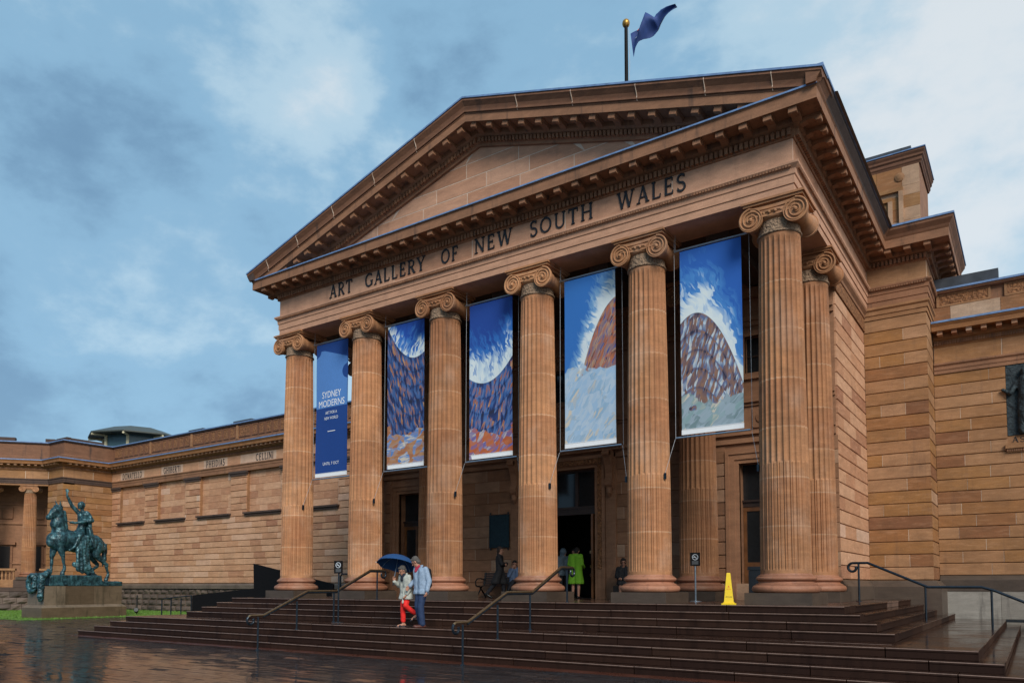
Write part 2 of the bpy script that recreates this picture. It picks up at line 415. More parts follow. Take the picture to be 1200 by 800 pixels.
# ------------------------------------------------------------------ stroke lettering
def arc(cx, cy, rx, ry, a0, a1, n=10):
    return [(cx + rx * math.cos(R(a0 + (a1 - a0) * i / n)), cy + ry * math.sin(R(a0 + (a1 - a0) * i / n))) for i in range(n + 1)]
T, t_ = .135, .075
def ser(x, y, w=.26): return ([(x - w / 2, y), (x + w / 2, y)], .055)
GL = {   # width, strokes (polyline, weight)
 'A': (.84, [([(.10, 0), (.42, .98)], t_), ([(.42, 1), (.74, 0)], T), ([(.22, .34), (.62, .34)], t_), ser(.10, .028), ser(.74, .028)]),
 'R': (.80, [([(.17, 0), (.17, 1)], T), ([(.17, .96), (.42, .96)] + arc(.42, .73, .22, .23, 90, -90) + [(.17, .50)], .095), ([(.40, .5), (.72, 0)], T), ser(.17, .028), ser(.12, .972, .2), ser(.72, .028, .2)]),
 'T': (.78, [([(.39, 0), (.39, 1)], T), ([(.04, .955), (.74, .955)], .09), ([(.06, .93), (.06, .76)], .055), ([(.72, .93), (.72, .76)], .055), ser(.39, .028)]),
 'G': (.90, [(arc(.48, .5, .38, .46, 48, 320, 18), .115), ([(.78, .4), (.78, .08)], T), ([(.64, .42), (.90, .42)], .055), ([(.745, .78), (.745, .96)], .055)]),
 'L': (.70, [([(.17, 0), (.17, 1)], T), ([(.17, .04), (.62, .04)], .08), ([(.61, .03), (.63, .24)], .055), ser(.17, .972)]),
 'E': (.72, [([(.17, 0), (.17, 1)], T), ([(.1, .04), (.62, .04)], .08), ([(.1, .96), (.60, .96)], .08), ([(.17, .52), (.5, .52)], .075), ([(.62, .03), (.63, .22)], .055), ([(.60, .97), (.60, .79)], .055), ([(.5, .42), (.5, .62)], .05)]),
 'Y': (.82, [([(.41, 0), (.41, .46)], T), ([(.08, 1), (.41, .44)], T), ([(.74, 1), (.41, .44)], t_), ser(.41, .028), ser(.10, .972), ser(.73, .972)]),
 'O': (.96, [(arc(.48, .5, .39, .455, 0, 360, 26), .115)]),
 'F': (.68, [([(.17, 0), (.17, 1)], T), ([(.1, .96), (.60, .96)], .08), ([(.17, .50), (.48, .50)], .075), ([(.60, .97), (.60, .78)], .055), ([(.48, .4), (.48, .6)], .05), ser(.17, .028)]),
 'N': (.90, [([(.15, 0), (.15, 1)], t_), ([(.13, 1), (.76, .02)], T), ([(.76, 0), (.76, 1)], t_), ser(.15, .028), ser(.76, .972), ser(.12, .972, .2)]),
 'W': (1.20, [([(.08, 1), (.34, 0)], T), ([(.34, .02), (.60, .98)], t_), ([(.60, .98), (.86, 0)], T), ([(.86, .02), (1.12, 1)], t_), ser(.08, .972), ser(1.12, .972), ser(.60, .972, .2)]),
 'S': (.66, [(arc(.33, .735, .225, .225, 40, 270, 12) + arc(.33, .26, .245, .25, 90, -145, 12), .115), ([(.53, .8), (.53, .98)], .05), ([(.11, .02), (.11, .22)], .05)]),
 'U': (.90, [([(.16, 1), (.16, .32)] + arc(.45, .32, .29, .28, 180, 360, 12) + [(.74, .32), (.74, 1)], .105), ser(.16, .972), ser(.74, .972)]),
 'H': (.94, [([(.17, 0), (.17, 1)], T), ([(.77, 0), (.77, 1)], T), ([(.17, .52), (.77, .52)], t_), ser(.17, .028), ser(.77, .028), ser(.17, .972), ser(.77, .972)]),
 'D': (.90, [([(.17, 0), (.17, 1)], T), ([(.1, .955), (.38, .955)] + arc(.38, .5, .40, .455, 90, -90, 14) + [(.1, .045)], .10)]),
 'I': (.36, [([(.18, 0), (.18, 1)], T), ser(.18, .028), ser(.18, .972)]),
 'B': (.78, [([(.17, 0), (.17, 1)], T), ([(.1, .96), (.40, .96)] + arc(.40, .745, .19, .215, 90, -90) + [(.17, .53)], .09), ([(.40, .53)] + arc(.42, .285, .235, .245, 90, -90) + [(.1, .04)], .09)]),
 'P': (.74, [([(.17, 0), (.17, 1)], T), ([(.1, .96), (.42, .96)] + arc(.42, .71, .23, .25, 90, -90) + [(.17, .46)], .095), ser(.17, .028)]),
 'C': (.84, [(arc(.48, .5, .38, .455, 48, 312, 18), .115), ([(.745, .76), (.745, .96)], .055)]),
}
def stroke(mb, pts, w, fn, d0, d1):
    n = len(pts); Lp, Rp = [], []
    for i in range(n):
        a = Vector(pts[max(i - 1, 0)]); b = Vector(pts[min(i + 1, n - 1)])
        if i == 0 and n > 2 and (Vector(pts[0]) - Vector(pts[-1])).length < 1e-4: a = Vector(pts[-2])
        if i == n - 1 and n > 2 and (Vector(pts[0]) - Vector(pts[-1])).length < 1e-4: b = Vector(pts[1])
        d = (b - a).normalized(); nn = Vector((-d.y, d.x)); p = Vector(pts[i])
        Lp.append(p + nn * w / 2); Rp.append(p - nn * w / 2)
    vs = [fn(p, d) for d in (d0, d1) for p in Lp] ; vs2 = [fn(p, d) for d in (d0, d1) for p in Rp]
    fs = []; m = 2 * n
    for i in range(n - 1):
        fs += [(i, i + 1, m + i + 1, m + i), (n + i, m + n + i, m + n + i + 1, n + i + 1), (i, n + i, n + i + 1, i + 1), (m + i, m + i + 1, m + n + i + 1, m + n + i)]
    fs += [(0, m, m + n, n), (n - 1, 2 * n - 1, m + 2 * n - 1, m + n - 1)]
    mb.add(vs + vs2, fs)
def lettering(word, x0, x1, z0, h, place, mat, parent, name='letter', depth=.03, joined=False, bold=1):
    """letters spread from x0 to x1; place(x, z, d) -> world point"""
    tot = sum(GL[c][0] for c in word); sx = (x1 - x0) / ((tot) * h) ; x = x0; J = MB()
    for c in word:
        wd, strokes = GL[c]; m = J if joined else MB()
        for i, (pts, wt) in enumerate(strokes):
            stroke(m, pts, wt * bold, lambda p, d, x=x: place(x + (wd * .09 + p.x * .82) * h * sx, z0 + p.y * h, d), -.01, depth + i * .0012)
        if not joined: m.build(name, mat, parent)
        x += wd * h * sx
    if joined: J.build(name, mat, parent)
def sans(text, size, place, mat, parent, name, width=None, z=0.0):
    cu = bpy.data.curves.new(name, 'FONT'); cu.body = text; cu.size = size; cu.align_x = 'CENTER'; cu.resolution_u = 3
    o = bpy.data.objects.new(name, cu); col.objects.link(o)
    me = bpy.data.meshes.new_from_object(o.evaluated_get(bpy.context.evaluated_depsgraph_get()))
    bpy.data.objects.remove(o); bpy.data.curves.remove(cu)
    xs = [v.co.x for v in me.vertices]; k = 1 if not width else width / (max(xs) - min(xs))
    for v in me.vertices: v.co = place(v.co.x * k, v.co.y + z)
    me.name = name; me.materials.append(mat)
    ob = bpy.data.objects.new(name, me); col.objects.link(ob); ob.parent = parent; return ob
#@@NEXT
# ================================================================== THE GALLERY
B = thing('gallery_building', 'long sandstone art gallery with six columned portico and lettered frieze above the steps', 'building')

def holes_wall(mb, x0, x1, z0, z1, y0, y1, holes):
    xs = sorted({x0, x1, *[h[0] for h in holes], *[h[1] for h in holes]}); zs = sorted({z0, z1, *[h[2] for h in holes], *[h[3] for h in holes]})
    for a, b in zip(xs, xs[1:]):
        for c_, d in zip(zs, zs[1:]):
            if any(a >= h[0] - 1e-6 and b <= h[1] + 1e-6 and c_ >= h[2] - 1e-6 and d <= h[3] + 1e-6 for h in holes): continue
            mb.box(a, b, y0, y1, c_, d)

# ---- column template (a part; base, plinth, necking and capital are its sub-parts)
def shaft_mesh():
    mb = MB(); NF, SP = 24, 8
    joints = [1.83, 2.98, 4.18, 5.34, 6.55, 7.70]
    zs = []
    tints = [random.uniform(.2, .78) for _ in range(8)]
    def drum(z): return tints[sum(z > j for j in joints)]
    base_z = [.70, .80, .84, 1.3, 2.4, 3.32, 3.36, 3.6, 4.8, 6.0, 7.2, 8.3, 8.72, 8.79, 8.88]
    for z in base_z: zs.append((z, drum(z)))
    for j in joints: zs += [(j - .03, drum(j - .1)), (j - .010, .88), (j + .010, .88), (j + .03, drum(j + .1))]
    zs.sort()
    def rad(z):
        f = (z - .7) / 8.18; return .578 - .093 * (f ** 1.5)
    rows = []
    for z, t in zs:
        r0 = rad(z); row = []
        for f in range(NF):
            for k in range(SP):
                s_ = k / SP; a = (f + s_) / NF * 2 * math.pi
                dd = 0
                if .84 <= z <= 8.72 and .16 < s_:
                    q = (s_ - .16) / .84 * 2 - 1          # -1..1 across the flute
                    if k: 
                        dep = .047 * math.sqrt(max(0, 1 - q * q)) if z >= 3.35 else (.030 if abs(q) > .62 else .010)
                        dd = dep
                row.append((math.cos(a) * (r0 - dd), math.sin(a) * (r0 - dd), z))
        rows.append((row, t))
    n = NF * SP; vs = []; ts = []
    for row, t in rows: vs += row; ts += [t] * n
    fs = [(i * n + k, i * n + (k + 1) % n, (i + 1) * n + (k + 1) % n, (i + 1) * n + k) for i in range(len(rows) - 1) for k in range(n)]
    mb.add(vs, fs, ts); return mb
def tor(r, z0, z1, n=6):
    h = (z1 - z0) / 2; return [(r - h + h * math.cos(a), z0 + h + h * math.sin(a)) for a in [(-90 + 180 * i / n) * math.pi / 180 for i in range(n + 1)]]
def capital_mb():
    mb = MB()
    mb.lathe([(.47, 9.2)] + tor(.55, 9.24, 9.31) + [(.53, 9.31), (.60, 9.38), (.60, 9.42), (.45, 9.44)], seg=28, tint=.5)
    for k in range(26):                                     # egg moulding
        a = 2 * math.pi * k / 26; x, y = .575 * math.cos(a), .575 * math.sin(a)
        mb.lathe([(.002, -.045), (.03, -.02), (.034, .01), (.02, .04), (.002, .045)], (x, y, 9.365), 6, .6, caps=False)
    zc, rv, xo = 9.275, .285, .525
    for sx in (-1, 1):
        # bolster along y, pinched in its middle, with rings
        prof = []
        for i in range(17):
            y = -.50 + i / 16.0; q = abs(y) / .5
            prof.append((y, .185 + .085 * q ** 1.5 - (.014 if i in (3, 6, 8, 10, 13) else 0)))
        n = 18; vs = []
        for y, r in prof:
            for k in range(n):
                a = 2 * math.pi * k / n; vs.append((sx * xo + r * math.cos(a), y, zc + r * math.sin(a)))
        fs = [(i * n + k, i * n + (k + 1) % n, (i + 1) * n + (k + 1) % n, (i + 1) * n + k) for i in range(16) for k in range(n)]
        mb.add(vs, fs, .5)
        for sy in (-1, 1):
            y0, y1 = sy * .49, sy * .565
            n = 28; ring = [(sx * xo + rv * math.cos(2 * math.pi * k / n), zc + rv * math.sin(2 * math.pi * k / n)) for k in range(n)]
            ring2 = [(sx * xo + rv * .93 * math.cos(2 * math.pi * k / n), zc + rv * .93 * math.sin(2 * math.pi * k / n)) for k in range(n)]
            vs = [(x, y0, z) for x, z in ring] + [(x, y1, z) for x, z in ring] + [(x, y1, z) for x, z in ring2] + [(x, y1 - sy * .03, z) for x, z in ring2]
            fs = [(j * n + k, j * n + (k + 1) % n, (j + 1) * n + (k + 1) % n, (j + 1) * n + k) for j in range(3) for k in range(n)] + [tuple(range(3 * n, 4 * n)), tuple(range(n))]
            mb.add(vs, fs, .55)
            pts = []                                        # raised spiral running from the top inward
            for i in range(61):
                q = i / 60; a = math.pi / 2 - sx * q * 2 * math.pi * 2.6; r = .235 * (1 - q) ** .9 + .05
                pts.append((sx * xo + r * math.cos(a), y1 - sy * .012, zc + r * math.sin(a)))
            mb.tube(pts, [.026 * (1 - .5 * i / 60) for i in range(61)], 6, .62)
            mb.lathe([(.001, -.05), (.035, -.036), (.05, 0), (.035, .036), (.001, .05)], (sx * xo, y1, zc), 10, .7, caps=False)
    for sy in (-1, 1):                                       # channel joining the volutes, sagging in the middle
        for (o0, o1, dz, dy) in ((.0, .07, .0, 0), (.095, .15, 0, -.012), (.17, .225, 0, -.004)):
            n = 12; vs = []
            for i in range(n + 1):
                q = -1 + 2 * i / n; x = q * xo; sag = .05 * (1 - q * q) * (.3 + o1 * 4)
                zt = zc + rv - o0 - sag; zb = zc + rv - o1 - sag
                yo = sy * (.555 + dy)
                vs += [(x, yo, zt), (x, yo, zb), (x, sy * .3, zb), (x, sy * .3, zt)]
            fs = [(i * 4 + k, i * 4 + (k + 1) % 4, (i + 1) * 4 + (k + 1) % 4, (i + 1) * 4 + k) for i in range(n) for k in range(4)] + [(0, 1, 2, 3), (n * 4 + 3, n * 4 + 2, n * 4 + 1, n * 4)]
            mb.add(vs, fs, .55)
        n = 8
        mb.box(-.5, .5, min(sy * .3, sy * .53), max(sy * .3, sy * .53), 9.36, 9.5, .45)
    mb.box(-.62, .62, -.50, .50, 9.54, 9.62, .5)
    mb.box(-.70, .70, -.58, .58, 9.60, 9.655, .5)
    mb.box(-.745, .745, -.62, .62, 9.655, 9.708, .35)
    return mb
def plinth_box(h=.266, r=.765):
    mb = MB(); mb.box(-r, r, -r, r, 0, h, .5); return mb
ME_SHAFT = shaft_mesh()
col0 = ME_SHAFT.build('column', m_column, B, smooth=True)
base_ = MB(); base_.lathe([(.6, .266)] + tor(.785, .268, .45, 8) + [(.70, .455), (.70, .472), (.635, .50), (.62, .53), (.64, .55), (.66, .555)] + tor(.69, .558, .655, 6) + [(.64, .658), (.64, .675), (.60, .69), (.585, .72)], seg=48)
cb = base_.build('column_base', m_base, col0, smooth=True)
cp = plinth_box().build('plinth', m_plinth, col0)
nk = MB(); nk.lathe([(.48, 8.87)] + tor(.525, 8.88, 8.935, 6) + [(.49, 8.94), (.485, 9.22), (.50, 9.24)], seg=40)
cn = nk.build('necking', m_neck, col0, smooth=True)
cc = capital_mb().build('capital', m_column, col0, smooth=True)
def place_col(x, y, first=False, scale=(1, 1, 1), rz=0, z=0):
    r = col0 if first else col0.copy()
    if not first:
        col.objects.link(r); r.parent = B
        for ch in (cb, cp, cn, cc):
            d = ch.copy(); col.objects.link(d); d.parent = r
    r.location = (x, y, z); r.rotation_euler = (0, 0, rz); r.scale = scale
    return r
for i in range(6): place_col((i - 2.5) * 3.5, 0, first=(i == 0), rz=i * 0.13 * 0)
for x in (-8.62, 8.62, -5.25, 5.25): place_col(x, 3.6)

# ---- porch walls
door_holes = [(-1.31, 1.31, 0, 4.48), (6.27, 7.73, 0, 4.16), (-7.73, -6.27, 0, 4.16), (6.5, 7.5, 6.93, 8.05), (-7.5, -6.5, 6.93, 8.05), (-.5, .5, 6.93, 8.05)]
mb = MB(); holes_wall(mb, -9.085, 9.085, 0, 9.75, 4.40, 4.9, door_holes)
back = mb.build('porch_wall', m_porch, B)
bh = [(h[0] + 9.13 - (.41 if h[3] < 5 else .2), h[1] + 9.13 + (.41 if h[3] < 5 else .2), h[2] - .2, h[3] + (.45 if h[3] < 5 else .2)) for h in door_holes]
ashlar(back, (-9.13, 4.40, 0), (1, 0, 0), (0, -1, 0), 18.26, .55, 4.75, .405, (.95, 1.5), m_porch, single=lambda p: -5.2 < p.x < 5.4 and p.z < 4.5, holes=bh + [(7.4, 10.86, 0, 4.8)], limit=70, gap=.008, joint=.008, depth=.03)
mb = MB(); mb.box(-9.1, -1.75, 4.33, 4.41, 0, .5, .5); mb.box(1.75, 9.1, 4.33, 4.41, 0, .5, .9)
mb.build('wall_base', m_porch, back)
mb = MB()
for z0, z1, d in ((4.78, 4.92, .10), (4.92, 5.02, .05), (5.02, 5.12, .16), (5.9, 6.0, .06), (6.0, 6.12, .14), (8.35, 8.5, .08), (8.5, 8.62, .16), (9.2, 9.5, .2), (9.5, 9.75, .3)):
    mb.box(-9.08, 9.08, 4.40 - d, 4.402, z0, z1, random.uniform(.3, .6))
mb.build('string_course', m_porch, back)
for i in range(13):
    mb = MB()
    x = -8.4 + i * 1.4
    for (a, b) in ((x - .28, x + .28),):
        mb.box(a, b, 4.35, 4.401, 5.22, 5.82, .45); mb.lathe([(.02, 0), (.17, .0), (.18, .03), (.06, .05), (.001, .05)], (0, 0, 0), 10)
        vs = mb.v[-50:]
        mb.v[-50:] = [(x + a_, 4.35 - c_, 5.52 + b_) for a_, b_, c_ in vs]
    mb.build('rosette_panel', m_porch, back)
for s in (-1, 1):
    mb = MB()
    for i in range(11):                                     # pilaster strips either side of the upper windows
        pass
    mb.box(s * 5.75 - .28, s * 5.75 + .28, 4.33, 4.401, 6.15, 8.33, .5); mb.box(s * 8.2 - .28, s * 8.2 + .28, 4.33, 4.401, 6.15, 8.33, .5)
    mb.build('wall_pilaster', m_porch, back)
for xa in (-7, 7, 0):
    f = MB()
    f.box(xa - .66, xa - .5, 4.34, 4.5, 6.8, 8.2); f.box(xa + .5, xa + .66, 4.34, 4.5, 6.8, 8.2); f.box(xa - .5, xa + .5, 4.34, 4.5, 8.05, 8.2); f.box(xa - .72, xa + .72, 4.30, 4.5, 6.72, 6.8)
    wn = f.build('window', m_porch, B)
    p = box_obj('pane', m_glass_dark, wn, xa - .5, xa + .5, 4.62, 4.64, 6.93, 8.05)
    g = MB(); g.box(xa - .03, xa + .03, 4.58, 4.62, 6.93, 8.05); g.box(xa - .5, xa + .5, 4.585, 4.618, 7.45, 7.5); g.build('glazing_bar', m_darkwood, wn)

# ---- side walls of the porch block and the piers beside it
piers = []
for s in (1, -1):
    mb = MB()
    if s > 0: mb.box(8.6, 9.085, 4.9, 8.95, 0, 9.75)
    else: mb.box(-9.085, -8.6, 4.9, 8.95, 0, 9.75)
    sw = mb.build('side_wall', m_sand, B)
    sg = s > 0
    # front edge of the side wall is a narrow anta of quoins
    mq = MB()
    ashlar(sw, (9.085 * s, 4.40 if s > 0 else 8.95, 0), (0, s, 0), (s, 0, 0), 4.55, .62, 8.95, .405, (1.3, 2.4), m_sand_light, single=sg)
    mb = MB(); a, b = sorted((9.085 * s, 9.17 * s)); mb.box(a, b, 4.36, 8.9, 8.955, 9.36); mb.build('carved_band', m_carved, sw)
    mb = MB(); mb.sweep([(0, 9.36), (.06, 9.4), (.06, 9.5), (.13, 9.6), (.13, 9.705), (0, 9.705)], [(9.13, 8.9), (9.13, 4.4)][::-1] if s > 0 else [(-9.13, 8.9), (-9.13, 4.4)]); mb.build('string_course', m_trim, sw)
    mb = MB(); mb.sweep([(0, 0), (.20, 0), (.20, .42), (.12, .5), (.06, .6), (0, .6)], [(9.085, 4.37), (9.085, 8.9)] if s > 0 else [(-9.085, 8.9), (-9.085, 4.37)], .6); mb.build('wall_base', m_plinth, sw)
    # pier
    x0, x1 = (8.7, 10.955) if s > 0 else (-10.955, -8.7)
    pr = box_obj('pier', m_sand, B, x0, x1, 8.945, 13, G, 9.75)
    if s > 0:
        ashlar(pr, (9.13, 8.945, 0), (1, 0, 0), (0, -1, 0), 1.87, .62, 9.3, .405, (.85, 1.5), m_sand, single=True, pattern=[[1.87], [.47, .73, .67], [1.87], [1.18, .69]])
        ashlar(pr, (10.955, 8.91, 0), (0, 1, 0), (1, 0, 0), 1.75, .62, 9.3, .405, (2, 3), m_sand, single=True, limit=300)
        path = [(9.13, 8.9), (11.0, 8.9), (11.0, 10.7)]
    else:
        ashlar(pr, (-11.0, 8.945, 0), (1, 0, 0), (0, -1, 0), 1.87, .62, 9.3, .405, (.85, 1.5), m_sand, single=False)
        ashlar(pr, (-10.955, 10.66, 0), (0, -1, 0), (-1, 0, 0), 1.75, .62, 9.3, .405, (2, 3), m_sand, single=False)
        path = [(-11.0, 10.7), (-11.0, 8.9), (-9.13, 8.9)]
    mb = MB(); mb.sweep([(-.05, 9.30), (.03, 9.30), (.03, 9.44), (.06, 9.45), (.06, 9.58), (.11, 9.63), (.11, 9.705), (-.05, 9.705)], path); mb.build('string_course', m_sand, pr)
    mb = MB(); mb.sweep([(-.05, G), (.22, G), (.22, .40), (.12, .50), (.05, .6), (-.05, .6)], path, .6); mb.build('wall_base', m_plinth, pr)

# ---- entablature
EP = [(-11.05, 12.9), (-11.05, 8.9), (-9.25, 8.9), (-9.25, -.55), (9.25, -.55), (9.25, 8.9), (11.05, 8.9), (11.05, 12.9)]
mb = MB()
mb.sweep([(0, 9.71), (0, 9.90), (.025, 9.905), (.025, 10.10), (.05, 10.12), (.055, 10.2), (.06, 10.24), (.14, 10.33), (.14, 10.38), (-1.1, 10.38), (-1.1, 9.71)], EP[2:6], .5)
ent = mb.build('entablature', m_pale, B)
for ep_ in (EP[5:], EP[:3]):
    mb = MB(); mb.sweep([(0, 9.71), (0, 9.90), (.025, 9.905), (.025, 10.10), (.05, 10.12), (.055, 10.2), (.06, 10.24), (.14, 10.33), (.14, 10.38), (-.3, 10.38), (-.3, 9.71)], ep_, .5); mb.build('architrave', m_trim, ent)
# frieze in long stones, joints seen as fine pale lines
def frieze(parent, path, z0, z1, lens, back, mat):
    for (a, b) in zip(path, path[1:]):
        a, b = Vector((*a, 0)), Vector((*b, 0)); d = (b - a); Ln = d.length; d.normalize(); nn = Vector((d.y, -d.x, 0)); x = 0
        while x < Ln - .01:
            l_ = random.uniform(*lens)
            if Ln - x - l_ < lens[0] * .6: l_ = Ln - x
            m = MB(); p = a + d * (x + .014); p.z = z0 + .003
            m.prism([p - nn * back, p, p + Vector((0, 0, z1 - z0 - .006)), p - nn * back + Vector((0, 0, z1 - z0 - .006))], (0, 0, 0), d * (l_ - .028), rt(.4, .75))
            m.build('frieze_stone', mat, parent); x += l_
frieze(ent, EP[2:6], 10.38, 11.02, (2.2, 3.4), .35, m_pale)
frieze(ent, EP[5:], 10.38, 11.02, (1.0, 1.9), .25, m_sand)
frieze(ent, EP[:3], 10.38, 11.02, (1.0, 1.9), .25, m_sand)
mb = MB(); mb.sweep([(-.005, 10.36), (-.005, 11.04), (-.5, 11.04), (-.5, 10.36)], EP); mb.build('frieze_backing', m_mortar, ent)
fp = lambda x, z, d: Vector((x, -.55 - d, z))
for wd, a, b in (('ART', -6.58, -5.39), ('GALLERY', -4.86, -2.11), ('OF', -1.52, -.77), ('NEW', -.2, 1.28), ('SOUTH', 1.82, 3.97), ('WALES', 4.62, 6.64)):
    lettering(wd, a, b, 10.53, .45, fp, m_letter, ent)
# bead of small leaves under the frieze
def row_boxes(path, off, pitch, wd, dep, z0, z1, tint=(.3, .6), trim=.0):
    mb = MB()
    for (a, b) in zip(path, path[1:]):
        a, b = Vector((*a, 0)), Vector((*b, 0)); d = (b - a); Ln = d.length; d.normalize(); nn = Vector((d.y, -d.x, 0))
        n = int((Ln - 2 * trim) / pitch); st = (Ln - (n - 1) * pitch) / 2
        for i in range(n):
            p = a + d * (st + i * pitch - wd / 2) + nn * off
            mb.prism([Vector((p.x, p.y, z0)), Vector((p.x, p.y, z0)) + nn * dep, Vector((p.x, p.y, z1)) + nn * dep, Vector((p.x, p.y, z1))], (0, 0, 0), d * wd, random.uniform(*tint))
    return mb
o = row_boxes(EP, .085, .075, .05, .045, 10.26, 10.32).build('leaf_moulding', m_trim, ent); o['kind'] = 'stuff'

# ---- cornice
CPR = [(-.1, 11.0), (.03, 11.0), (.05, 11.03), (.05, 11.21), (.13, 11.24), (.18, 11.27), (.18, 11.39), (.66, 11.39), (.66, 11.36), (.70, 11.36), (.70, 11.62), (.73, 11.66), (.0, 11.70), (-.1, 11.70)]
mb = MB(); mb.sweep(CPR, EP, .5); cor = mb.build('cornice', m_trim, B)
o = row_boxes(EP, .05, .125, .078, .085, 11.04, 11.20, trim=-.05).build('dentil_course', m_trim, cor); o['kind'] = 'stuff'
MUT = MB()
pf = [(0, 0), (.475, 0), (.475, -.145), (.455, -.16), (.36, -.16), (.31, -.105), (.15, -.095), (0, -.145)]
MUT.prism([(-.095, -a, b) for a, b in pf], (0, 0, 0), (.19, 0, 0), .5); MUT.box(-.115, .115, -.468, 0, -.03, .0)
mut0 = MUT.build('mutule', m_trim, cor); first = [True]
def put_mutule(x, y, z, rz, parent=cor):
    o = mut0 if first[0] else mut0.copy()
    if not first[0]: col.objects.link(o)
    first[0] = False; o.parent = parent; o.location = (x, y, z); o.rotation_euler = (0, 0, rz); return o
for i in range(34): put_mutule(-9.405 + i * .57, -.55 - .17, 11.388, 0)
for s in (1, -1):
    for i in range(16): put_mutule(s * (9.25 + .17), -.5 + i * .57, 11.388, s * math.pi / 2)
    for x in (10.0, 10.57, 11.14): put_mutule(s * x, 8.9 - .17, 11.388, 0)
    for i in range(6): put_mutule(s * (11.05 + .17), 8.95 + i * .57, 11.388, s * math.pi / 2)
mb = MB(); mb.sweep([(.2, 11.655), (.76, 11.66), (.76, 11.70), (.2, 11.72)], [(-9.97, -.55), (9.97, -.55)]); mb.build('lead_flashing', m_lead, cor)
# gutter moulding (sima) along the sides and round the piers
GP = [(.5, 11.66), (.71, 11.665), (.74, 11.74), (.84, 11.88), (.85, 11.97), (.5, 12.0)]
for pth, gm in (([(9.25, -1.38), (9.25, -.4)], m_trim), ([(9.25, -.4), (9.25, 7.9)], m_black_stone), ([(9.25, 7.9), (9.25, 8.9), (11.05, 8.9), (11.05, 12.9)], m_trim), ([(-11.05, 12.9), (-11.05, 8.9), (-9.25, 8.9), (-9.25, -1.38)], m_black_stone)):
    mb = MB(); mb.sweep(GP, pth, .2); gt = mb.build('gutter_moulding', gm, cor)
    mb = MB(); mb.sweep([(.4, 11.995), (.88, 11.97), (.88, 12.03), (.4, 12.05)], pth); mb.build('lead_flashing', m_lead, cor)

# ---- pediment
SL, AP = .298, 14.96
def rake_pts(prof, mat, name, parent, base=11.665, xmax=10.09, tint=.5, y0=-.55):
    mb = MB(); m = len(prof); vs = []
    for sx in (-1, 0, 1):
        for d, dz in prof:
            xe = min(xmax, (AP + dz - base) / SL) * sx
            vs.append((xe, y0 - d, AP + dz - SL * abs(xe)))
    fs = [(i * m + k, (i + 1) * m + k, (i + 1) * m + (k + 1) % m, i * m + (k + 1) % m) for i in range(2) for k in range(m)] + [tuple(range(m)), tuple(range(3 * m - 1, 2 * m - 1, -1))]
    mb.add(vs, fs, tint); return mb.build(name, mat, parent)
mb = MB(); hw = (13.95 - 11.66) / SL
mb.prism([(-hw, -.464, 11.66), (hw, -.464, 11.66), (0, -.464, 13.98)], (0, 0, 0), (0, .4, 0)); ped = mb.build('pediment', m_mortar, B)
zr = 11.67; k = 0
while zr < 13.85:
    h = .46; z1 = min(zr + h, 13.94); bw = (13.98 - zr) / SL; tw = max(.0, (13.98 - z1) / SL)
    x = -bw + (.3 if k % 2 else 1.0)
    cuts = [-bw]
    while x < bw - .6: cuts.append(x); x += random.uniform(1.5, 2.3)
    cuts.append(bw)
    for a, b in zip(cuts, cuts[1:]):
        ta, tb = max(a, -tw), min(b, tw)
        if a == -bw: ta = -tw
        if b == bw: tb = tw
        if tb < ta: ta = tb = (ta + tb) / 2
        m = MB(); g_ = .014
        m.prism([(a + g_, -.42, zr + g_), (b - g_, -.42, zr + g_), (max(tb - g_, ta + g_ + .001), -.42, z1 - g_), (ta + g_, -.42, z1 - g_)], (0, 0, 0), (0, -.05, 0), rt(.3, .8))
        m.build('tympanum_stone', m_pale, ped)
    zr = z1; k += 1
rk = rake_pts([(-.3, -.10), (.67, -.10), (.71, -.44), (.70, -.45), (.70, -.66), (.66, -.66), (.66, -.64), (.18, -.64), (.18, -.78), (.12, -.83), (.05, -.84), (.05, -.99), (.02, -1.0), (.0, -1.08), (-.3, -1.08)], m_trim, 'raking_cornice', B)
mb_s = rake_pts([(.4, -.03), (.84, -.02), (.85, -.09), (.82, -.13), (.76, -.22), (.74, -.30), (.735, -.335), (.755, -.34), (.755, -.39), (.715, -.395), (.715, -.435), (.4, -.435)], m_trim, 'raking_moulding', rk, tint=.12)
rake_pts([(.3, .05), (.87, .03), (.87, -.02), (.3, -.01)], m_lead, 'lead_flashing', rk, xmax=10.12)
for s in (-1, 1):
    for i in range(16):
        x = s * (.285 + i * .57)
        z = AP - .642 - SL * abs(x)
        if z < 11.82: continue
        o = put_mutule(x, -.55 - .17, z, 0, rk); o.rotation_euler = (0, s * math.atan(SL), 0)
mb = MB()
for s in (-1, 1):
    i = 0
    while True:
        x = .06 + i * .125; i += 1
        zt = AP - .85 - SL * x
        if zt < 11.75: break
        xa, xb = s * x, s * (x + .078)
        mb.prism([(xa, -.60, AP - .85 - SL * abs(xa)), (xb, -.60, AP - .85 - SL * abs(xb)), (xb, -.60, AP - .985 - SL * abs(xb)), (xa, -.60, AP - .985 - SL * abs(xa))], (0, 0, 0), (0, -.085, 0), random.uniform(.3, .6))
o = mb.build('dentil_course', m_trim, rk); o['kind'] = 'stuff'
# joints across the sima
for s in (-1, 1):
    for x in (1.9, 3.7, 5.6, 7.4, 9.0):
        mb = MB(); z = AP - SL * x; mb.prism([(s * x, -1.275, z - .43), (s * x, -1.31, z - .36), (s * x, -1.295, z - .31), (s * x, -1.405, z - .09), (s * x, -1.395, z - .02), (s * x, -1.1, z - .02), (s * x, -1.1, z - .43)], (-.007, 0, 0), (.007, 0, 0), 1.0); mb.build('mortar_joint', m_mortar, rk)

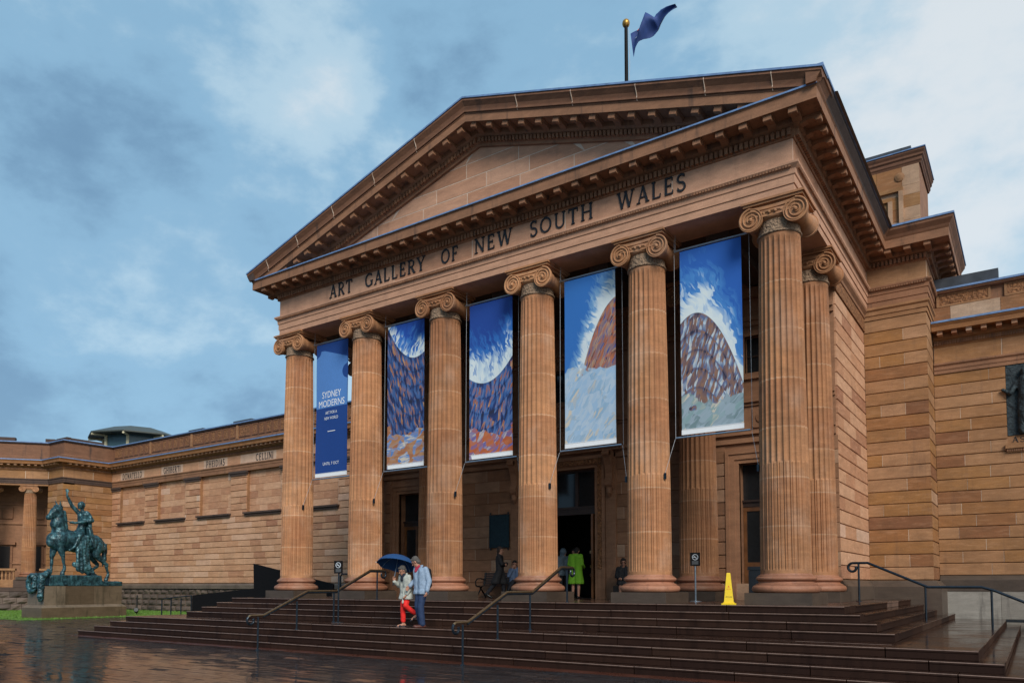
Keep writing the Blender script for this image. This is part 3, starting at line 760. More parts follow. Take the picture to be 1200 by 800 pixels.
# ---- roofs and ceiling
mb = MB(); mb.prism([(-10.2, -1.35, 11.98), (10.2, -1.35, 11.98), (0, -1.35, 14.94)], (0, 1.15, 0), (0, 16, 0)); mb.build('roof', m_slate, B)
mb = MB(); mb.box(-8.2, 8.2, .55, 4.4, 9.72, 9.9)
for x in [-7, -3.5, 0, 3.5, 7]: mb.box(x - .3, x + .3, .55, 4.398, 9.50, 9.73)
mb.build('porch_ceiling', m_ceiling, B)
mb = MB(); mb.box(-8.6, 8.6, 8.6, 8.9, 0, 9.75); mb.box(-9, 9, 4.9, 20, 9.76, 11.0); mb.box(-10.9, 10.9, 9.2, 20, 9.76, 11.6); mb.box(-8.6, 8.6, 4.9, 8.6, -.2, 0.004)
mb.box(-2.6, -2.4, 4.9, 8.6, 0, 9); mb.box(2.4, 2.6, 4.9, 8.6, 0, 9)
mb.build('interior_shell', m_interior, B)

# ---- doors
def surround(cx, hw, top, w_, y, name='door_surround', carved_=False):
    mb = MB()
    for (o0, o1, dd) in ((0, w_ * .3, .06), (w_ * .3, w_ * .72, .10), (w_ * .72, w_, .14)):
        mb.box(cx - hw - o1, cx - hw - o0, y - dd, y + .1, 0, top + o0); mb.box(cx + hw + o0, cx + hw + o1, y - dd, y + .1, 0, top + o0)
        mb.box(cx - hw - o1, cx + hw + o1, y - dd, y + .1, top + o0, top + o1)
    return mb.build(name, m_porch, back)
s0 = surround(0, 1.31, 4.48, .42, 4.40)
mb = MB()
for s in (-1, 1): a, b = sorted((s * 1.44, s * 1.60)); mb.box(a, b, 4.275, 4.31, 1.0, 4.6)
mb.box(-1.6, 1.6, 4.275, 4.31, 4.6, 4.78); mb.build('carved_band', m_carved, back)
mb = MB()
for s in (-1, 1):
    a, b = sorted((s * 1.75, s * 2.12)); mb.box(a, b, 4.30, 4.42, .0, 4.95)
mb.box(-2.3, 2.3, 4.15, 4.42, 5.0, 5.12); mb.box(-2.4, 2.4, 4.05, 4.42, 5.12, 5.22); mb.build('door_hood', m_porch, back)
for s in (-1, 1):
    mb = MB(); pr = [(0, 5.0), (.34, 5.0), (.36, 4.85), (.28, 4.7), (.18, 4.5), (.12, 4.2), (.14, 4.05), (.2, 3.95), (.18, 3.82), (.08, 3.7), (0, 3.66)]
    mb.prism([(s * 1.93 - .13, 4.30 - a, b) for a, b in pr], (0, 0, 0), (.26, 0, 0)); mb.tube([(s * 1.93, 4.22, 3.72), (s * 1.93, 4.2, 3.55), (s * 1.93, 4.25, 3.42)], [.11, .10, .03], 8)
    mb.tube([(s * 1.93 - .13, 3.98, 4.86), (s * 1.93 + .13, 3.98, 4.86)], .085, 10); mb.build('console_bracket', m_porch, back)
# main door: transom with carved lattice, leaves folded open
mb = MB(); mb.box(-1.31, 1.31, 4.62, 4.74, 2.92, 3.12); mb.box(-1.31, 1.31, 4.60, 4.76, 3.12, 3.2); mb.box(-1.31, -1.22, 4.62, 4.72, 3.2, 4.48); mb.box(1.22, 1.31, 4.62, 4.72, 3.2, 4.48); mb.box(-1.22, 1.22, 4.62, 4.72, 4.40, 4.48)
for x in (-.45, .45): mb.box(x - .06, x + .06, 4.62, 4.72, 3.2, 4.4)
tr_ = mb.build('transom', m_darkwood, B)
for a, b in ((-1.22, -.51), (-.39, .39), (.51, 1.22)):
    box_obj('pane', m_glass_dark, tr_, a, b, 4.69, 4.70, 3.2, 4.4)
for s in (-1, 1):
    d = MB(); a, b = sorted((s * 1.10, s * 1.18)); d.box(a, b, 4.44, 5.65, 0.01, 2.90); dr = d.build('door_leaf', m_wood, B)
    mb = MB(); a, b = sorted((s * 1.06, s * 1.10))
    for z0, z1 in ((.2, .9), (1.05, 1.9), (2.05, 2.75)): mb.box(a, b, 4.57, 5.52, z0, z1)
    mb.build('door_panel', m_darkwood, dr)
    for zz in (1.05, 1.55): box_obj('door_handle', m_brass, dr, *sorted((s * 1.03, s * 1.10)), 4.47, 4.51, zz, zz + .09)
for cx in (7, -7):
    surround(cx, .73, 4.16, .40, 4.40)
    mb = MB(); mb.box(cx - .73, cx + .73, 4.7, 4.78, 2.85, 3.0); mb.box(cx - .73, cx + .73, 4.64, 4.8, 3.0, 3.06); tr2 = mb.build('transom', m_darkwood, B)
    box_obj('pane', m_glass_dark, tr2, cx - .73, cx + .73, 4.76, 4.77, 3.06, 4.16)
    for s in (-1, 1):
        mb = MB(); x0, x1 = sorted((cx + s * .02, cx + s * .72))
        mb.box(x0, x0 + .1, 4.72, 4.78, .01, 2.85); mb.box(x1 - .1, x1, 4.72, 4.78, .01, 2.85); mb.box(x0 + .1, x1 - .1, 4.72, 4.78, 2.72, 2.85); mb.box(x0 + .1, x1 - .1, 4.72, 4.78, 1.0, 1.15); mb.box(x0 + .1, x1 - .1, 4.72, 4.78, .01, .2); mb.box(x0 + .1, x1 - .1, 4.74, 4.77, .2, 1.0)
        dr = mb.build('door_leaf', m_wood, B)
        box_obj('pane', m_glass_dark, dr, x0 + .1, x1 - .1, 4.745, 4.755, 1.15, 2.72)
        box_obj('door_panel', m_wood, dr, x0 + .16, x1 - .16, 4.715, 4.741, .28, .92)
    # rusticated jambs beside the side doors
    for xj in (cx - 1.28, cx + 1.28):
        for kq in range(10):
            m = MB(); block(m, (xj - .14, 4.40, .56 + kq * .405 + .01), (1, 0, 0), (0, -1, 0), .28, .385, .11, rt()); m.build('quoin_stone', m_porch, back)

# ---- right wing
WY = 10.7
ENT_W = [(-.02, 7.60), (.03, 7.60), (.03, 7.72), (.05, 7.73), (.05, 7.84), (.10, 7.90), (.10, 7.955), (-.02, 7.96)]
COR_W = [(-.1, 8.52), (.03, 8.52), (.05, 8.56), (.05, 8.72), (.12, 8.77), (.14, 8.80), (.14, 8.96), (.50, 8.96), (.50, 8.94), (.55, 8.94), (.57, 9.08), (.62, 9.15), (.62, 9.21), (.0, 9.25), (-.1, 9.25)]
FLA_W = [(.1, 9.235), (.65, 9.185), (.65, 9.25), (.1, 9.285)]
def wing_top(path, wall):
    for pth, mt in (((path[:-1], m_black_stone), (path[-2:], m_trim)) if len(path) > 2 else ((path, m_trim),)):
        mb = MB(); mb.sweep(ENT_W, pth); mb.build('architrave', mt, wall)
    mb = MB(); mb.sweep([(-.1, 7.94), (-.006, 7.94), (-.006, 8.54), (-.1, 8.54)], path, .6); mb.build('frieze_backing', m_mortar, wall)
    mb = MB(); mb.sweep(COR_W, path, .2); cw = mb.build('wing_cornice', m_sand, B)
    o = row_boxes(path, .05, .075, .045, .05, 8.58, 8.70).build('dentil_course', m_trim, cw); o['kind'] = 'stuff'
    mb = MB(); mb.sweep(FLA_W, path); mb.build('lead_flashing', m_lead, cw)
    return cw
def wing_modillions(path, cw, pitch=.42):
    o = row_boxes(path, .14, pitch, .16, .30, 8.835, 8.955, (.5, .8)).build('modillion', m_sand_light, cw); o['kind'] = 'stuff'
RP = [(11.02, WY - .05), (40, WY - .05)]
rw = box_obj('wing_wall', m_sand, B, 10.9, 40, WY, WY + .6, G, 8.55)
ashlar(rw, (11.0, WY, 0), (1, 0, 0), (0, -1, 0), 29, .78, 7.6, .40, (1.0, 1.9), m_sand, single=lambda p: p.x < 13.9, holes=[(2.05, 7.6, 4.74, 7.7)])
cwr = wing_top(RP, rw); frieze(rw, [(11.02, WY - .06), (40, WY - .06)], 7.955, 8.53, (1.6, 2.6), .04, m_sand)
for i in range(70):
    if 11.2 + i * .42 < 20:
        m = MB(); x = 11.25 + i * .42; m.box(x - .08, x + .08, WY - .05 - .46, WY - .05 - .14, 8.83, 8.955, rt(.5, .8)); m.build('modillion', m_sand_light, cwr)
mb = MB(); mb.sweep([(-.05, .25), (.16, .25), (.16, .62), (.10, .70), (.03, .77), (-.05, .78)], RP, .5); mb.build('wall_base', m_plinth, rw)
mgr = stone('pale_grey_base_stone', [(0, (.2, .18, .155)), (.5, (.27, .25, .22)), (1, (.34, .32, .28))], stain=.85, dark=(.05, .045, .04))
mb = MB(); x = 11.02
while x < 40: mb.box(x + .004, x + 1.7 - .004, WY - .2, WY + .02, G, .248, rt()); x += 1.7
mb.build('foundation_stone', mgr, rw)
# parapet
mb = MB(); mb.box(11.0, 40, WY + .02, WY + .5, 9.24, 10.42); pa = mb.build('parapet', m_trim, B)
for i, (x0, x1) in enumerate([(11.0, 11.55), (11.55, 12.98), (12.98, 15.0), (15.0, 17.0)]):
    m = MB(); m.box(x0 + .004, x1 - .004, WY - .06, WY + .02, 9.26, 9.88, (.1, .98, .15, .5)[i]); m.build('parapet_stone', m_sand, pa)
for x0, x1 in ((11.15, 12.72), (13.1, 15.2), (15.5, 17.4)):
    mb = MB(); mb.box(x0, x1, WY - .05, WY + .02, 9.90, 9.955); mb.box(x0, x1, WY - .05, WY + .02, 10.28, 10.335); mb.box(x0, x0 + .07, WY - .05, WY + .02, 9.955, 10.28); mb.box(x1 - .07, x1, WY - .05, WY + .02, 9.955, 10.28)
    fr = mb.build('carved_panel', m_sand, pa, ); box_obj('carved_relief', m_carved, pa, x0 + .07, x1 - .07, WY - .03, WY + .019, 9.956, 10.279)
mb = MB(); mb.sweep([(-.5, 10.34), (.08, 10.34), (.12, 10.38), (.12, 10.44), (-.5, 10.46)], RP); mb.build('coping', m_trim, pa)
mb = MB(); mb.sweep([(-.52, 10.46), (.16, 10.425), (.16, 10.49), (-.52, 10.51)], RP); mb.build('lead_flashing', m_lead, pa)
box_obj('roof_upstand', m_slate, pa, 11.06, 12.95, WY + .1, WY + .5, 10.5, 10.93)
box_obj('roof', m_slate, B, 10.9, 40, WY + .5, 30, 9.2, 9.6)
# relief niche
mb = MB(); mb.box(12.98, 18.7, WY - .16, WY + .01, 4.86, 5.0); mb.box(13.02, 18.6, WY - .10, WY + .01, 4.74, 4.86); mb.build('niche_sill', m_sand, rw)
o = row_boxes([(13.0, WY - .1), (18.6, WY - .1)], 0, .06, .035, .03, 4.77, 4.83).build('dentil_course', m_trim, rw); o['kind'] = 'stuff'
mb = MB(); mb.box(13.0, 18.6, WY - .02, WY + .02, 5.0, 5.28); mb.build('inscription_stone', m_sand, rw)
lettering('ASSUR', 13.14, 14.15, 5.06, .18, lambda x, z, d: Vector((x, WY - .02 - d, z)), m_letter, rw, name='inscription', depth=.008, joined=True)

# ---- left wing and its end pavilion
LX = -41.7; PA_, PB_ = (-43.8, 7.2), (-51.4, -2.0)
LP = [PB_, PA_, (LX, 7.2), (LX, WY - .05), (-11.02, WY - .05)]
lw = box_obj('wing_wall', m_sand, B, LX - .4, -10.9, WY + .20, WY + .7, G, 8.55)
pan = [(-40.65 + 4.84 * i, -37.40 + 4.84 * i) for i in range(6)]
hol = [(a, b, 4.8, 7.5) for a, b in pan]
mb = MB(); holes_wall(mb, LX + .0, -10.9, G, 8.5, WY, WY + .20, hol); mb.build('wall_face', m_sand, lw)
ox = LX
ashlar(lw, (LX + .03, WY, 0), (1, 0, 0), (0, -1, 0), 30.7, .6, 4.72, .392, (.85, 1.6), m_sand_light, single=lambda p: -30 < p.x < -14, depth=.05, gap=.034, tr=(.3, .85))
lv_ = [(a - LX - .03, b - LX - .03, 4.7, 7.6) for a, b in pan]
ashlar(lw, (LX + .03, WY, 0), (1, 0, 0), (0, -1, 0), 30.7, 4.72, 7.5, .397, (1.0, 1.8), m_sand_light, single=False, holes=lv_, depth=.05, gap=.034)
for a, b in pan:
    ashlar(lw, (a, WY + .20, 0), (1, 0, 0), (0, -1, 0), b - a, 4.93, 7.5, .428, (.7, 1.4), m_sand_light, single=False, depth=.02, gap=.008)
    mb = MB(); mb.box(a - .12, b + .1, WY - .24, WY + .1, 4.83, 4.93); mb.box(a - .05, b + .03, WY - .15, WY + .1, 4.70, 4.83); mb.build('panel_sill', m_black_stone, lw)
for a, b in zip([LX] + [p[1] for p in pan], [p[0] for p in pan] + [-11.02]):
    mb = MB(); mb.box(max(a - .08, LX), b + .08, WY - .17, WY + .0, 7.38, 7.52, .2); mb.box(max(a - .03, LX), b + .03, WY - .12, WY, 7.24, 7.38, .2); mb.build('pilaster_cap', m_black_stone, lw)
mb = MB(); mb.sweep([(-.02, 7.5), (.03, 7.5), (.03, 7.6), (-.02, 7.6)], LP[3:]); mb.build('string_course', m_trim, lw)
cwl = wing_top(LP, lw); wing_modillions(LP, cwl)
frieze(lw, [(LX, WY - .06), (-11.02, WY - .06)], 7.955, 8.53, (1.6, 2.6), .04, m_sand_light)
frieze(lw, [PB_, PA_, (LX, 7.2), (LX, WY - .05)], 7.955, 8.53, (1.6, 2.6), .04, m_sand)
lp = lambda x, z, d: Vector((x, WY - .068 - d, z))
for wd, a, b in (('DONATELLO', -40.33, -37.77), ('GHIBERTI', -35.15, -33.14), ('PHEIDIAS', -30.31, -28.33), ('CELLINI', -25.29, -23.61)):
    lettering(wd, a, b, 8.03, .42, lp, m_letter, lw, name='inscription', depth=.012, joined=True, bold=1.15)
    m = MB(); m.box(a - .25, b + .25, WY - .066, WY - .05, 7.965, 8.525, .96); m.build('frieze_stone', m_sand_light, lw)
mb = MB(); mb.sweep([(-.05, .25), (.14, .25), (.14, .46), (.06, .56), (-.05, .58)], LP[1:], .95); mb.build('wall_base', m_plinth, lw)
def rockface(a, b, z0, z1, parent, course=.38, lens=(.5, 1.0), thick=.14):
    a, b = Vector((*a, 0)), Vector((*b, 0)); d = b - a; Ln = d.length; d.normalize(); nn = Vector((d.y, -d.x, 0)); mb = MB()
    n = round((z1 - z0) / course); ch = (z1 - z0) / n
    for k_ in range(n):
        x = -random.uniform(0, .4) if k_ % 2 else 0
        while x < Ln:
            l_ = random.uniform(*lens); xa, xb = max(0, x), min(Ln, x + l_); x += l_
            if xb - xa < .1: continue
            nx, nz = 3, 3; vs = []
            for j in range(nz + 1):
                for i in range(nx + 1):
                    e_ = i in (0, nx) or j in (0, nz)
                    off = .0 if e_ else random.uniform(.05, thick)
                    p = a + d * (xa + .012 + (xb - xa - .024) * (i / nx)) + nn * (.03 + off); vs.append((p.x, p.y, z0 + k_ * ch + .012 + (ch - .024) * j / nz))
            fs = [(j * (nx + 1) + i, j * (nx + 1) + i + 1, (j + 1) * (nx + 1) + i + 1, (j + 1) * (nx + 1) + i) for j in range(nz) for i in range(nx)]
            mb.add(vs, fs, rt())
    o = mb.build('rock_faced_courses', m_rock, parent, fix=False); o['kind'] = 'stuff'
rockface((LX, WY), (-11, WY), G, .25, lw)
# pavilion
mb = MB(); mb.box(LX - .5, LX - .045, 7.25, WY + .2, G, 8.55); mb.box(PA_[0] + .02, LX - .045, 7.245, 8.0, G, 8.55)
pv = mb.build('pavilion_wall', m_sand, B)
ashlar(pv, (LX - .045, 7.2, 0), (0, 1, 0), (1, 0, 0), WY - 7.2, .6, 7.5, .395, (1.0, 1.9), m_sand, single=False)
ashlar(pv, (PA_[0], 7.245, 0), (1, 0, 0), (0, -1, 0), 2.1, .6, 7.5, .395, (.9, 1.3), m_sand, single=False)
rockface((LX, 7.2), (LX, WY), G, .25, pv); rockface(PA_, (LX, 7.2), G, .25, pv)
dA = Vector((PA_[0] - PB_[0], PA_[1] - PB_[1], 0)); LA = dA.length; dA.normalize(); nA = Vector((dA.y, -dA.x, 0)); oB = Vector((*PB_, 0))
rockface(PB_, PA_, G, .05, pv, .42, (.6, 1.2), .2)
mb = MB()
def slab(mb, s0, s1, n0, n1, z0, z1, t=.5):
    p = oB + dA * s0 + nA * n0; q = oB + dA * s0 + nA * n1
    mb.prism([(p.x, p.y, z0), (q.x, q.y, z0), (q.x, q.y, z1), (p.x, p.y, z1)], (0, 0, 0), dA * (s1 - s0), t)
slab(mb, 0, LA, -3, 0, G, .04); slab(mb, 0, LA, -3, .08, .05, .32); mb.build('podium', m_black_stone, pv)
mb = MB(); slab(mb, 0, LA, -.7, -.02, 7.48, 7.96); slab(mb, 0, LA, -3, .0, 8.5, 8.56); mb.build('loggia_beam', m_sand, pv)
mb = MB(); slab(mb, 0, LA, -3.0, -2.6, G, 8.6, .4)
for z0, z1 in ((2.0, 2.1), (4.9, 5.1), (6.3, 6.4)): slab(mb, 0, LA, -2.6, -2.5, z0, z1, .5)
lb = mb.build('loggia_back_wall', m_porch, pv)
for s in (LA - 1.4, LA - 3.4, LA - 5.4, LA - 7.4):
    mb = MB(); slab(mb, s - .55, s + .55, -2.6, -2.5, 1.4, 3.4); slab(mb, s - .75, s + .75, -2.6, -2.35, 3.401, 3.6); mb.build('blind_window', m_trim, lb); mb = MB(); slab(mb, s - .5, s + .5, -2.6, -2.48, 5.3, 6.1); mb.build('blind_panel', m_trim, lb)
    mb = MB(); slab(mb, s - .4, s + .4, -2.5, -2.47, 1.5, 3.3); mb.build('window_recess', m_interior, lb)
for s in (LA - 1.2, LA - 3.65, LA - 6.1, LA - 8.55):
    p = oB + dA * s + nA * -.42
    o = place_col(p.x, p.y, scale=(.78, .78, .6855), rz=math.atan2(dA.y, dA.x), z=.86)
    mb = MB(); slab(mb, s - .75, s + .75, -1.1, .1, .325, .86); mb.build('column_pedestal', m_black_stone, pv)
for sa, sb in ((LA - 1.95, LA - 2.9), (LA - 4.4, LA - 5.35), (LA - .02, LA - .45)):
    sa, sb = sb, sa
    mb = MB(); slab(mb, sa, sb, -.6, -.2, .33, .72); slab(mb, sa, sb, -.52, -.22, .72, .86); slab(mb, sa, sb, -.55, -.2, 1.5, 1.64); bal = mb.build('balustrade', m_sand, pv)
    n = max(1, int((sb - sa) / .22))
    for i in range(n):
        p = oB + dA * (sa + (i + .5) * (sb - sa) / n) + nA * -.37
        m = MB(); m.lathe([(.07, 0), (.07, .05), (.04, .08), (.085, .25), (.04, .45), (.035, .52), (.07, .58), (.07, .645)], (p.x, p.y, .858), 10); m.build('baluster', m_sand, bal, smooth=True)
# parapet of the left wing, with its carved panels
mb = MB(); mb.sweep([(.0, 9.26), (.06, 9.26), (.06, 9.5), (.02, 9.56), (-.02, 9.58), (-.02, 10.42), (-.5, 10.42), (-.5, 9.26)], LP, .2); pl = mb.build('parapet', m_trim, B)
mb = MB(); mb.sweep([(-.5, 10.42), (.03, 10.40), (.09, 10.45), (.09, 10.52), (-.5, 10.54)], LP, .2); mb.build('coping', m_black_stone, pl)
mb = MB(); mb.sweep([(-.52, 10.545), (.13, 10.505), (.13, 10.57), (-.52, 10.595)], LP); mb.build('lead_flashing', m_lead, pl)
def cpanel(x0, x1, mat=m_trim):
    y = WY - .05 + .02; mb = MB(); z0, z1 = 9.66, 10.36
    mb.box(x0, x1, y - .05, y, z0, z0 + .06); mb.box(x0, x1, y - .05, y, z1 - .06, z1); mb.box(x0, x0 + .06, y - .05, y, z0 + .06, z1 - .06); mb.box(x1 - .06, x1, y - .05, y, z0 + .06, z1 - .06)
    mb.t = [.15] * len(mb.t); mb.build('panel_frame', mat, pl); box_obj('carved_panel', m_carved, pl, x0 + .06, x1 - .06, y - .025, y + .01, z0 + .061, z1 - .061)
for i in range(6):
    xb = -41.5 + 4.84 * i
    if i: mb = MB(); mb.box(xb - .24, xb - .06, WY - .1, WY, 9.58, 10.41); mb.build('parapet_pier', m_sand, pl)
    cpanel(xb + .0, xb + 1.15)
    for j in range(5): cpanel(xb + 1.3 + j * .66, xb + 1.3 + j * .66 + .52)
for x0, x1, h in ((-32.6, -31.0, .16), (-27.8, -26.0, .17), (-22.9, -21, .16)): box_obj('roof_upstand', m_slate, pl, x0, x1, WY + .1, WY + .4, 10.55, 10.55 + h + .04)
mb = MB()
for s0, s1 in ((LA - .3, LA + .3), (LA - 3.2, LA - 2.2)): slab(mb, s0, s1, -.45, -.1, 10.56, 10.85, .2)
mb.box(LX - 1.6, LX - .1, 7.4, 7.7, 10.56, 10.8, .2); mb.box(LX - .5, LX - .15, 7.7, 10, 10.56, 10.78, .2); mb.build('roof_upstand', m_black_stone, pl)
box_obj('roof', m_slate, B, -60, -10.9, WY + .5, 30, 9.2, 9.6)
# roof lantern
lc = Vector((-46.6, 15.2, 0)); lan = MB(); lan.lathe([(2.8, 9.6), (2.8, 11.2), (2.5, 11.25), (2.5, 12.35)], lc, 8); ln_ = lan.build('roof_lantern', m_lantern, B)
mb = MB(); mb.lathe([(2.6, 12.35), (3.75, 12.35), (3.75, 12.45), (1.9, 13.12), (1.0, 13.2), (.01, 13.22)], lc, 8); mb.build('lantern_roof', m_lantern_roof, ln_)
mb = MB()
for k in range(8):
    mb = MB(); a = 2 * math.pi * k / 8; mb.tube([(lc.x + 2.56 * math.cos(a), lc.y + 2.56 * math.sin(a), 11.2), (lc.x + 2.56 * math.cos(a), lc.y + 2.56 * math.sin(a), 12.3)], .12, 6)
    mb.tube([(lc.x + 2.7 * math.cos(a), lc.y + 2.7 * math.sin(a), 12.28), (lc.x + 3.7 * math.cos(a), lc.y + 3.7 * math.sin(a), 12.25)], .09, 6); mb.build('lantern_post', m_cream, ln_)

# ---- attic tower behind the right pier
tx0, tx1, ty0, ty1 = 5.0, 10.72, 11.0, 13.6
tw = box_obj('attic_tower', m_trim, B, tx0, tx1, ty0, ty1, 11.6, 15.3)
TP = [(tx0, ty1), (tx0, ty0), (tx1, ty0), (tx1, ty1)]
mb = MB(); mb.sweep([(-.05, 15.3), (.05, 15.3), (.07, 15.36), (.10, 15.4), (.10, 15.5), (.15, 15.55), (.15, 15.62), (.20, 15.7), (.20, 15.76), (-.3, 15.8)], TP, .0); mb.build('tower_cornice', m_trim, tw)
mb = MB(); mb.sweep([(-.3, 15.79), (.23, 15.765), (.23, 15.80), (-.3, 15.84)], TP); mb.build('lead_flashing', m_lead, tw)
box_obj('roof_upstand', m_slate, tw, tx0 + .2, tx1 - .25, ty0 + .05, ty1 - .2, 15.8, 16.05)
mb = MB(); mb.sweep([(-.05, 12.4), (.06, 12.4), (.06, 12.6), (-.05, 12.65)], TP, .5); mb.build('string_course', m_trim, tw)
tints = [.3, .95, .95, .25, .98, .3, .95, .97, .5]
zz = 12.66; rows = [(12.66, 13.05), (13.05, 13.35), (13.35, 13.8), (13.8, 14.25), (14.25, 14.6), (14.6, 15.3)]
for r_, (z0, z1) in enumerate(rows):
    x = tx0
    for q, wd in enumerate((1.4, 1.5, 1.45, .82, .56)):
        m = MB(); m.box(x + .004, min(tx1, x + wd) - .004, ty0 - .05, ty0, z0 + .004, z1 - .004, (.95, .3, .9, .2, .35, .92, .35, .93, .4)[(r_ * 3 + q * 2) % 9]); m.build('attic_stone', m_sand, tw); x += wd
for (a, b, c_, d, dd) in ((7.9, 10.2, 12.9, 14.55, .12), (8.25, 9.85, 13.15, 14.25, .09)):
    mb = MB(); w_ = .14
    mb.box(a, b, ty0 - .05 - dd, ty0 - .049, c_, c_ + w_, .9); mb.box(a, b, ty0 - .05 - dd, ty0 - .049, d - w_, d, .3); mb.box(a, a + w_, ty0 - .05 - dd, ty0 - .049, c_ + w_, d - w_, .6); mb.box(b - w_, b, ty0 - .05 - dd, ty0 - .049, c_ + w_, d - w_, .9)
    mb.build('panel_frame', m_sand, tw)
for x in (6.8, 7.9, 9.0, 10.1):
    mb = MB(); mb.lathe([(.02, 0), (.15, 0), (.16, .03), (.07, .07), (.001, .08)], (0, 0, 0), 10); mb.v = [(x + a, ty0 - .05 - c_, 14.95 + b) for a, b, c_ in mb.v]; mb.build('rosette', m_sand, tw)
#@@NEXT
# ================================================================== GROUND AND STEPS
mb = MB(); mb.box(-700, 700, -700, 700, G - .30, G - .06); tag(mb.build('ground', m_ground), kind='structure')
fc = MB(); fc.box(-45, 24, -40, 4, G - .055, G - .012); fc = tag(fc.build('forecourt_paving', m_ground), kind='structure')
# pavers: the nearest ones in view are each a piece, the rest joined
fwd2 = Vector((fw.x, fw.y)).normalized(); rgt2 = Vector((fwd2.y, -fwd2.x))
cells = []
PW, PH = .56, .21
y = -5.56 - PH; r_ = 0
while y > -15.2:
    x = -30.0 + (PW / 2 if r_ % 2 else 0)
    while x < 17:
        p = Vector((x + PW / 2 - CAM.x, y + PH / 2 - CAM.y)); dd = p.dot(fwd2); ss = p.dot(rgt2)
        px = 595.8 + 898.7 * ss / max(dd, .1); vis = dd > 13.2 and -20 < px < 1220
        cells.append((dd if vis else 1e3 + dd, x, y)); x += PW
    y -= PH; r_ += 1
cells.sort(); restp = MB()
def paver(mb, x, y, o=(0, 0, 0)):
    a, b = random.gauss(0, .004), (random.gauss(0, .06) if random.random() < .09 else random.gauss(0, .006)); g_ = .004; t = random.random(); dz = random.gauss(0, .0012); vs = []
    for z in (G - .03, G):
        for (u, v_) in ((g_, g_), (PW - g_, g_), (PW - g_, PH - g_), (g_, PH - g_)):
            vs.append((x + u - o[0], y + v_ - o[1], z + (dz + a * (u - PW / 2) + b * (v_ - PH / 2) if z == G else 0) - o[2]))
    mb.add(vs, [(4, 5, 6, 7), (0, 1, 5, 4), (1, 2, 6, 5), (2, 3, 7, 6), (3, 0, 4, 7)], t)
for i, (d, x, y) in enumerate(cells):
    if i < 290:
        m = MB(); paver(m, x, y, (x, y, G)); m.build('paving_stone', m_paver, fc, loc=(x, y, G))
    else: paver(restp, x, y)
for r_ in range(50):                                        # beside the steps, out to the lawn
    y = -5.56 + r_ * PH; x = -29.6 + (PW / 2 if r_ % 2 else 0)
    while x < -13.98:
        if (x + PW < -27.4 and y > -2) or y > 4.6 or (y > 2.5 and x > -16): x += PW; continue
        paver(restp, x, y); x += PW
o = restp.build('paving_stones', m_paver, fc); o['kind'] = 'stuff'
# lawn
lawn = MB()
lawn.add([(-60, -1.2, G + .006), (-27.6, -1.2, G + .006), (-27.6, 4.9, G + .006), (-21, 4.9, G + .006), (-21, 10.9, G + .006), (-60, 10.9, G + .006)], [(0, 1, 2, 3, 4, 5)])
lw_o = tag(lawn.build('lawn', m_grass), kind='structure')
gb = MB()
for _ in range(26000):
    x = random.uniform(-44, -21.2); y = random.uniform(-1.1, 10.6)
    if x > -27.7 and y < 5: continue
    if -30.9 < x < -28.7 and .3 < y < 4.9: continue
    h = random.uniform(.04, .10); a = random.uniform(0, 6.28); dx, dy = .014 * math.cos(a), .014 * math.sin(a); lx, ly = random.uniform(-.03, .03), random.uniform(-.03, .03)
    gb.add([(x - dx, y - dy, G + .005), (x + dx, y + dy, G + .005), (x + lx, y + ly, G + h)], [(0, 1, 2)])
tag(gb.build('grass', m_grass, fix=False), 'short bright green grass around the statue', 'grass', kind='stuff')

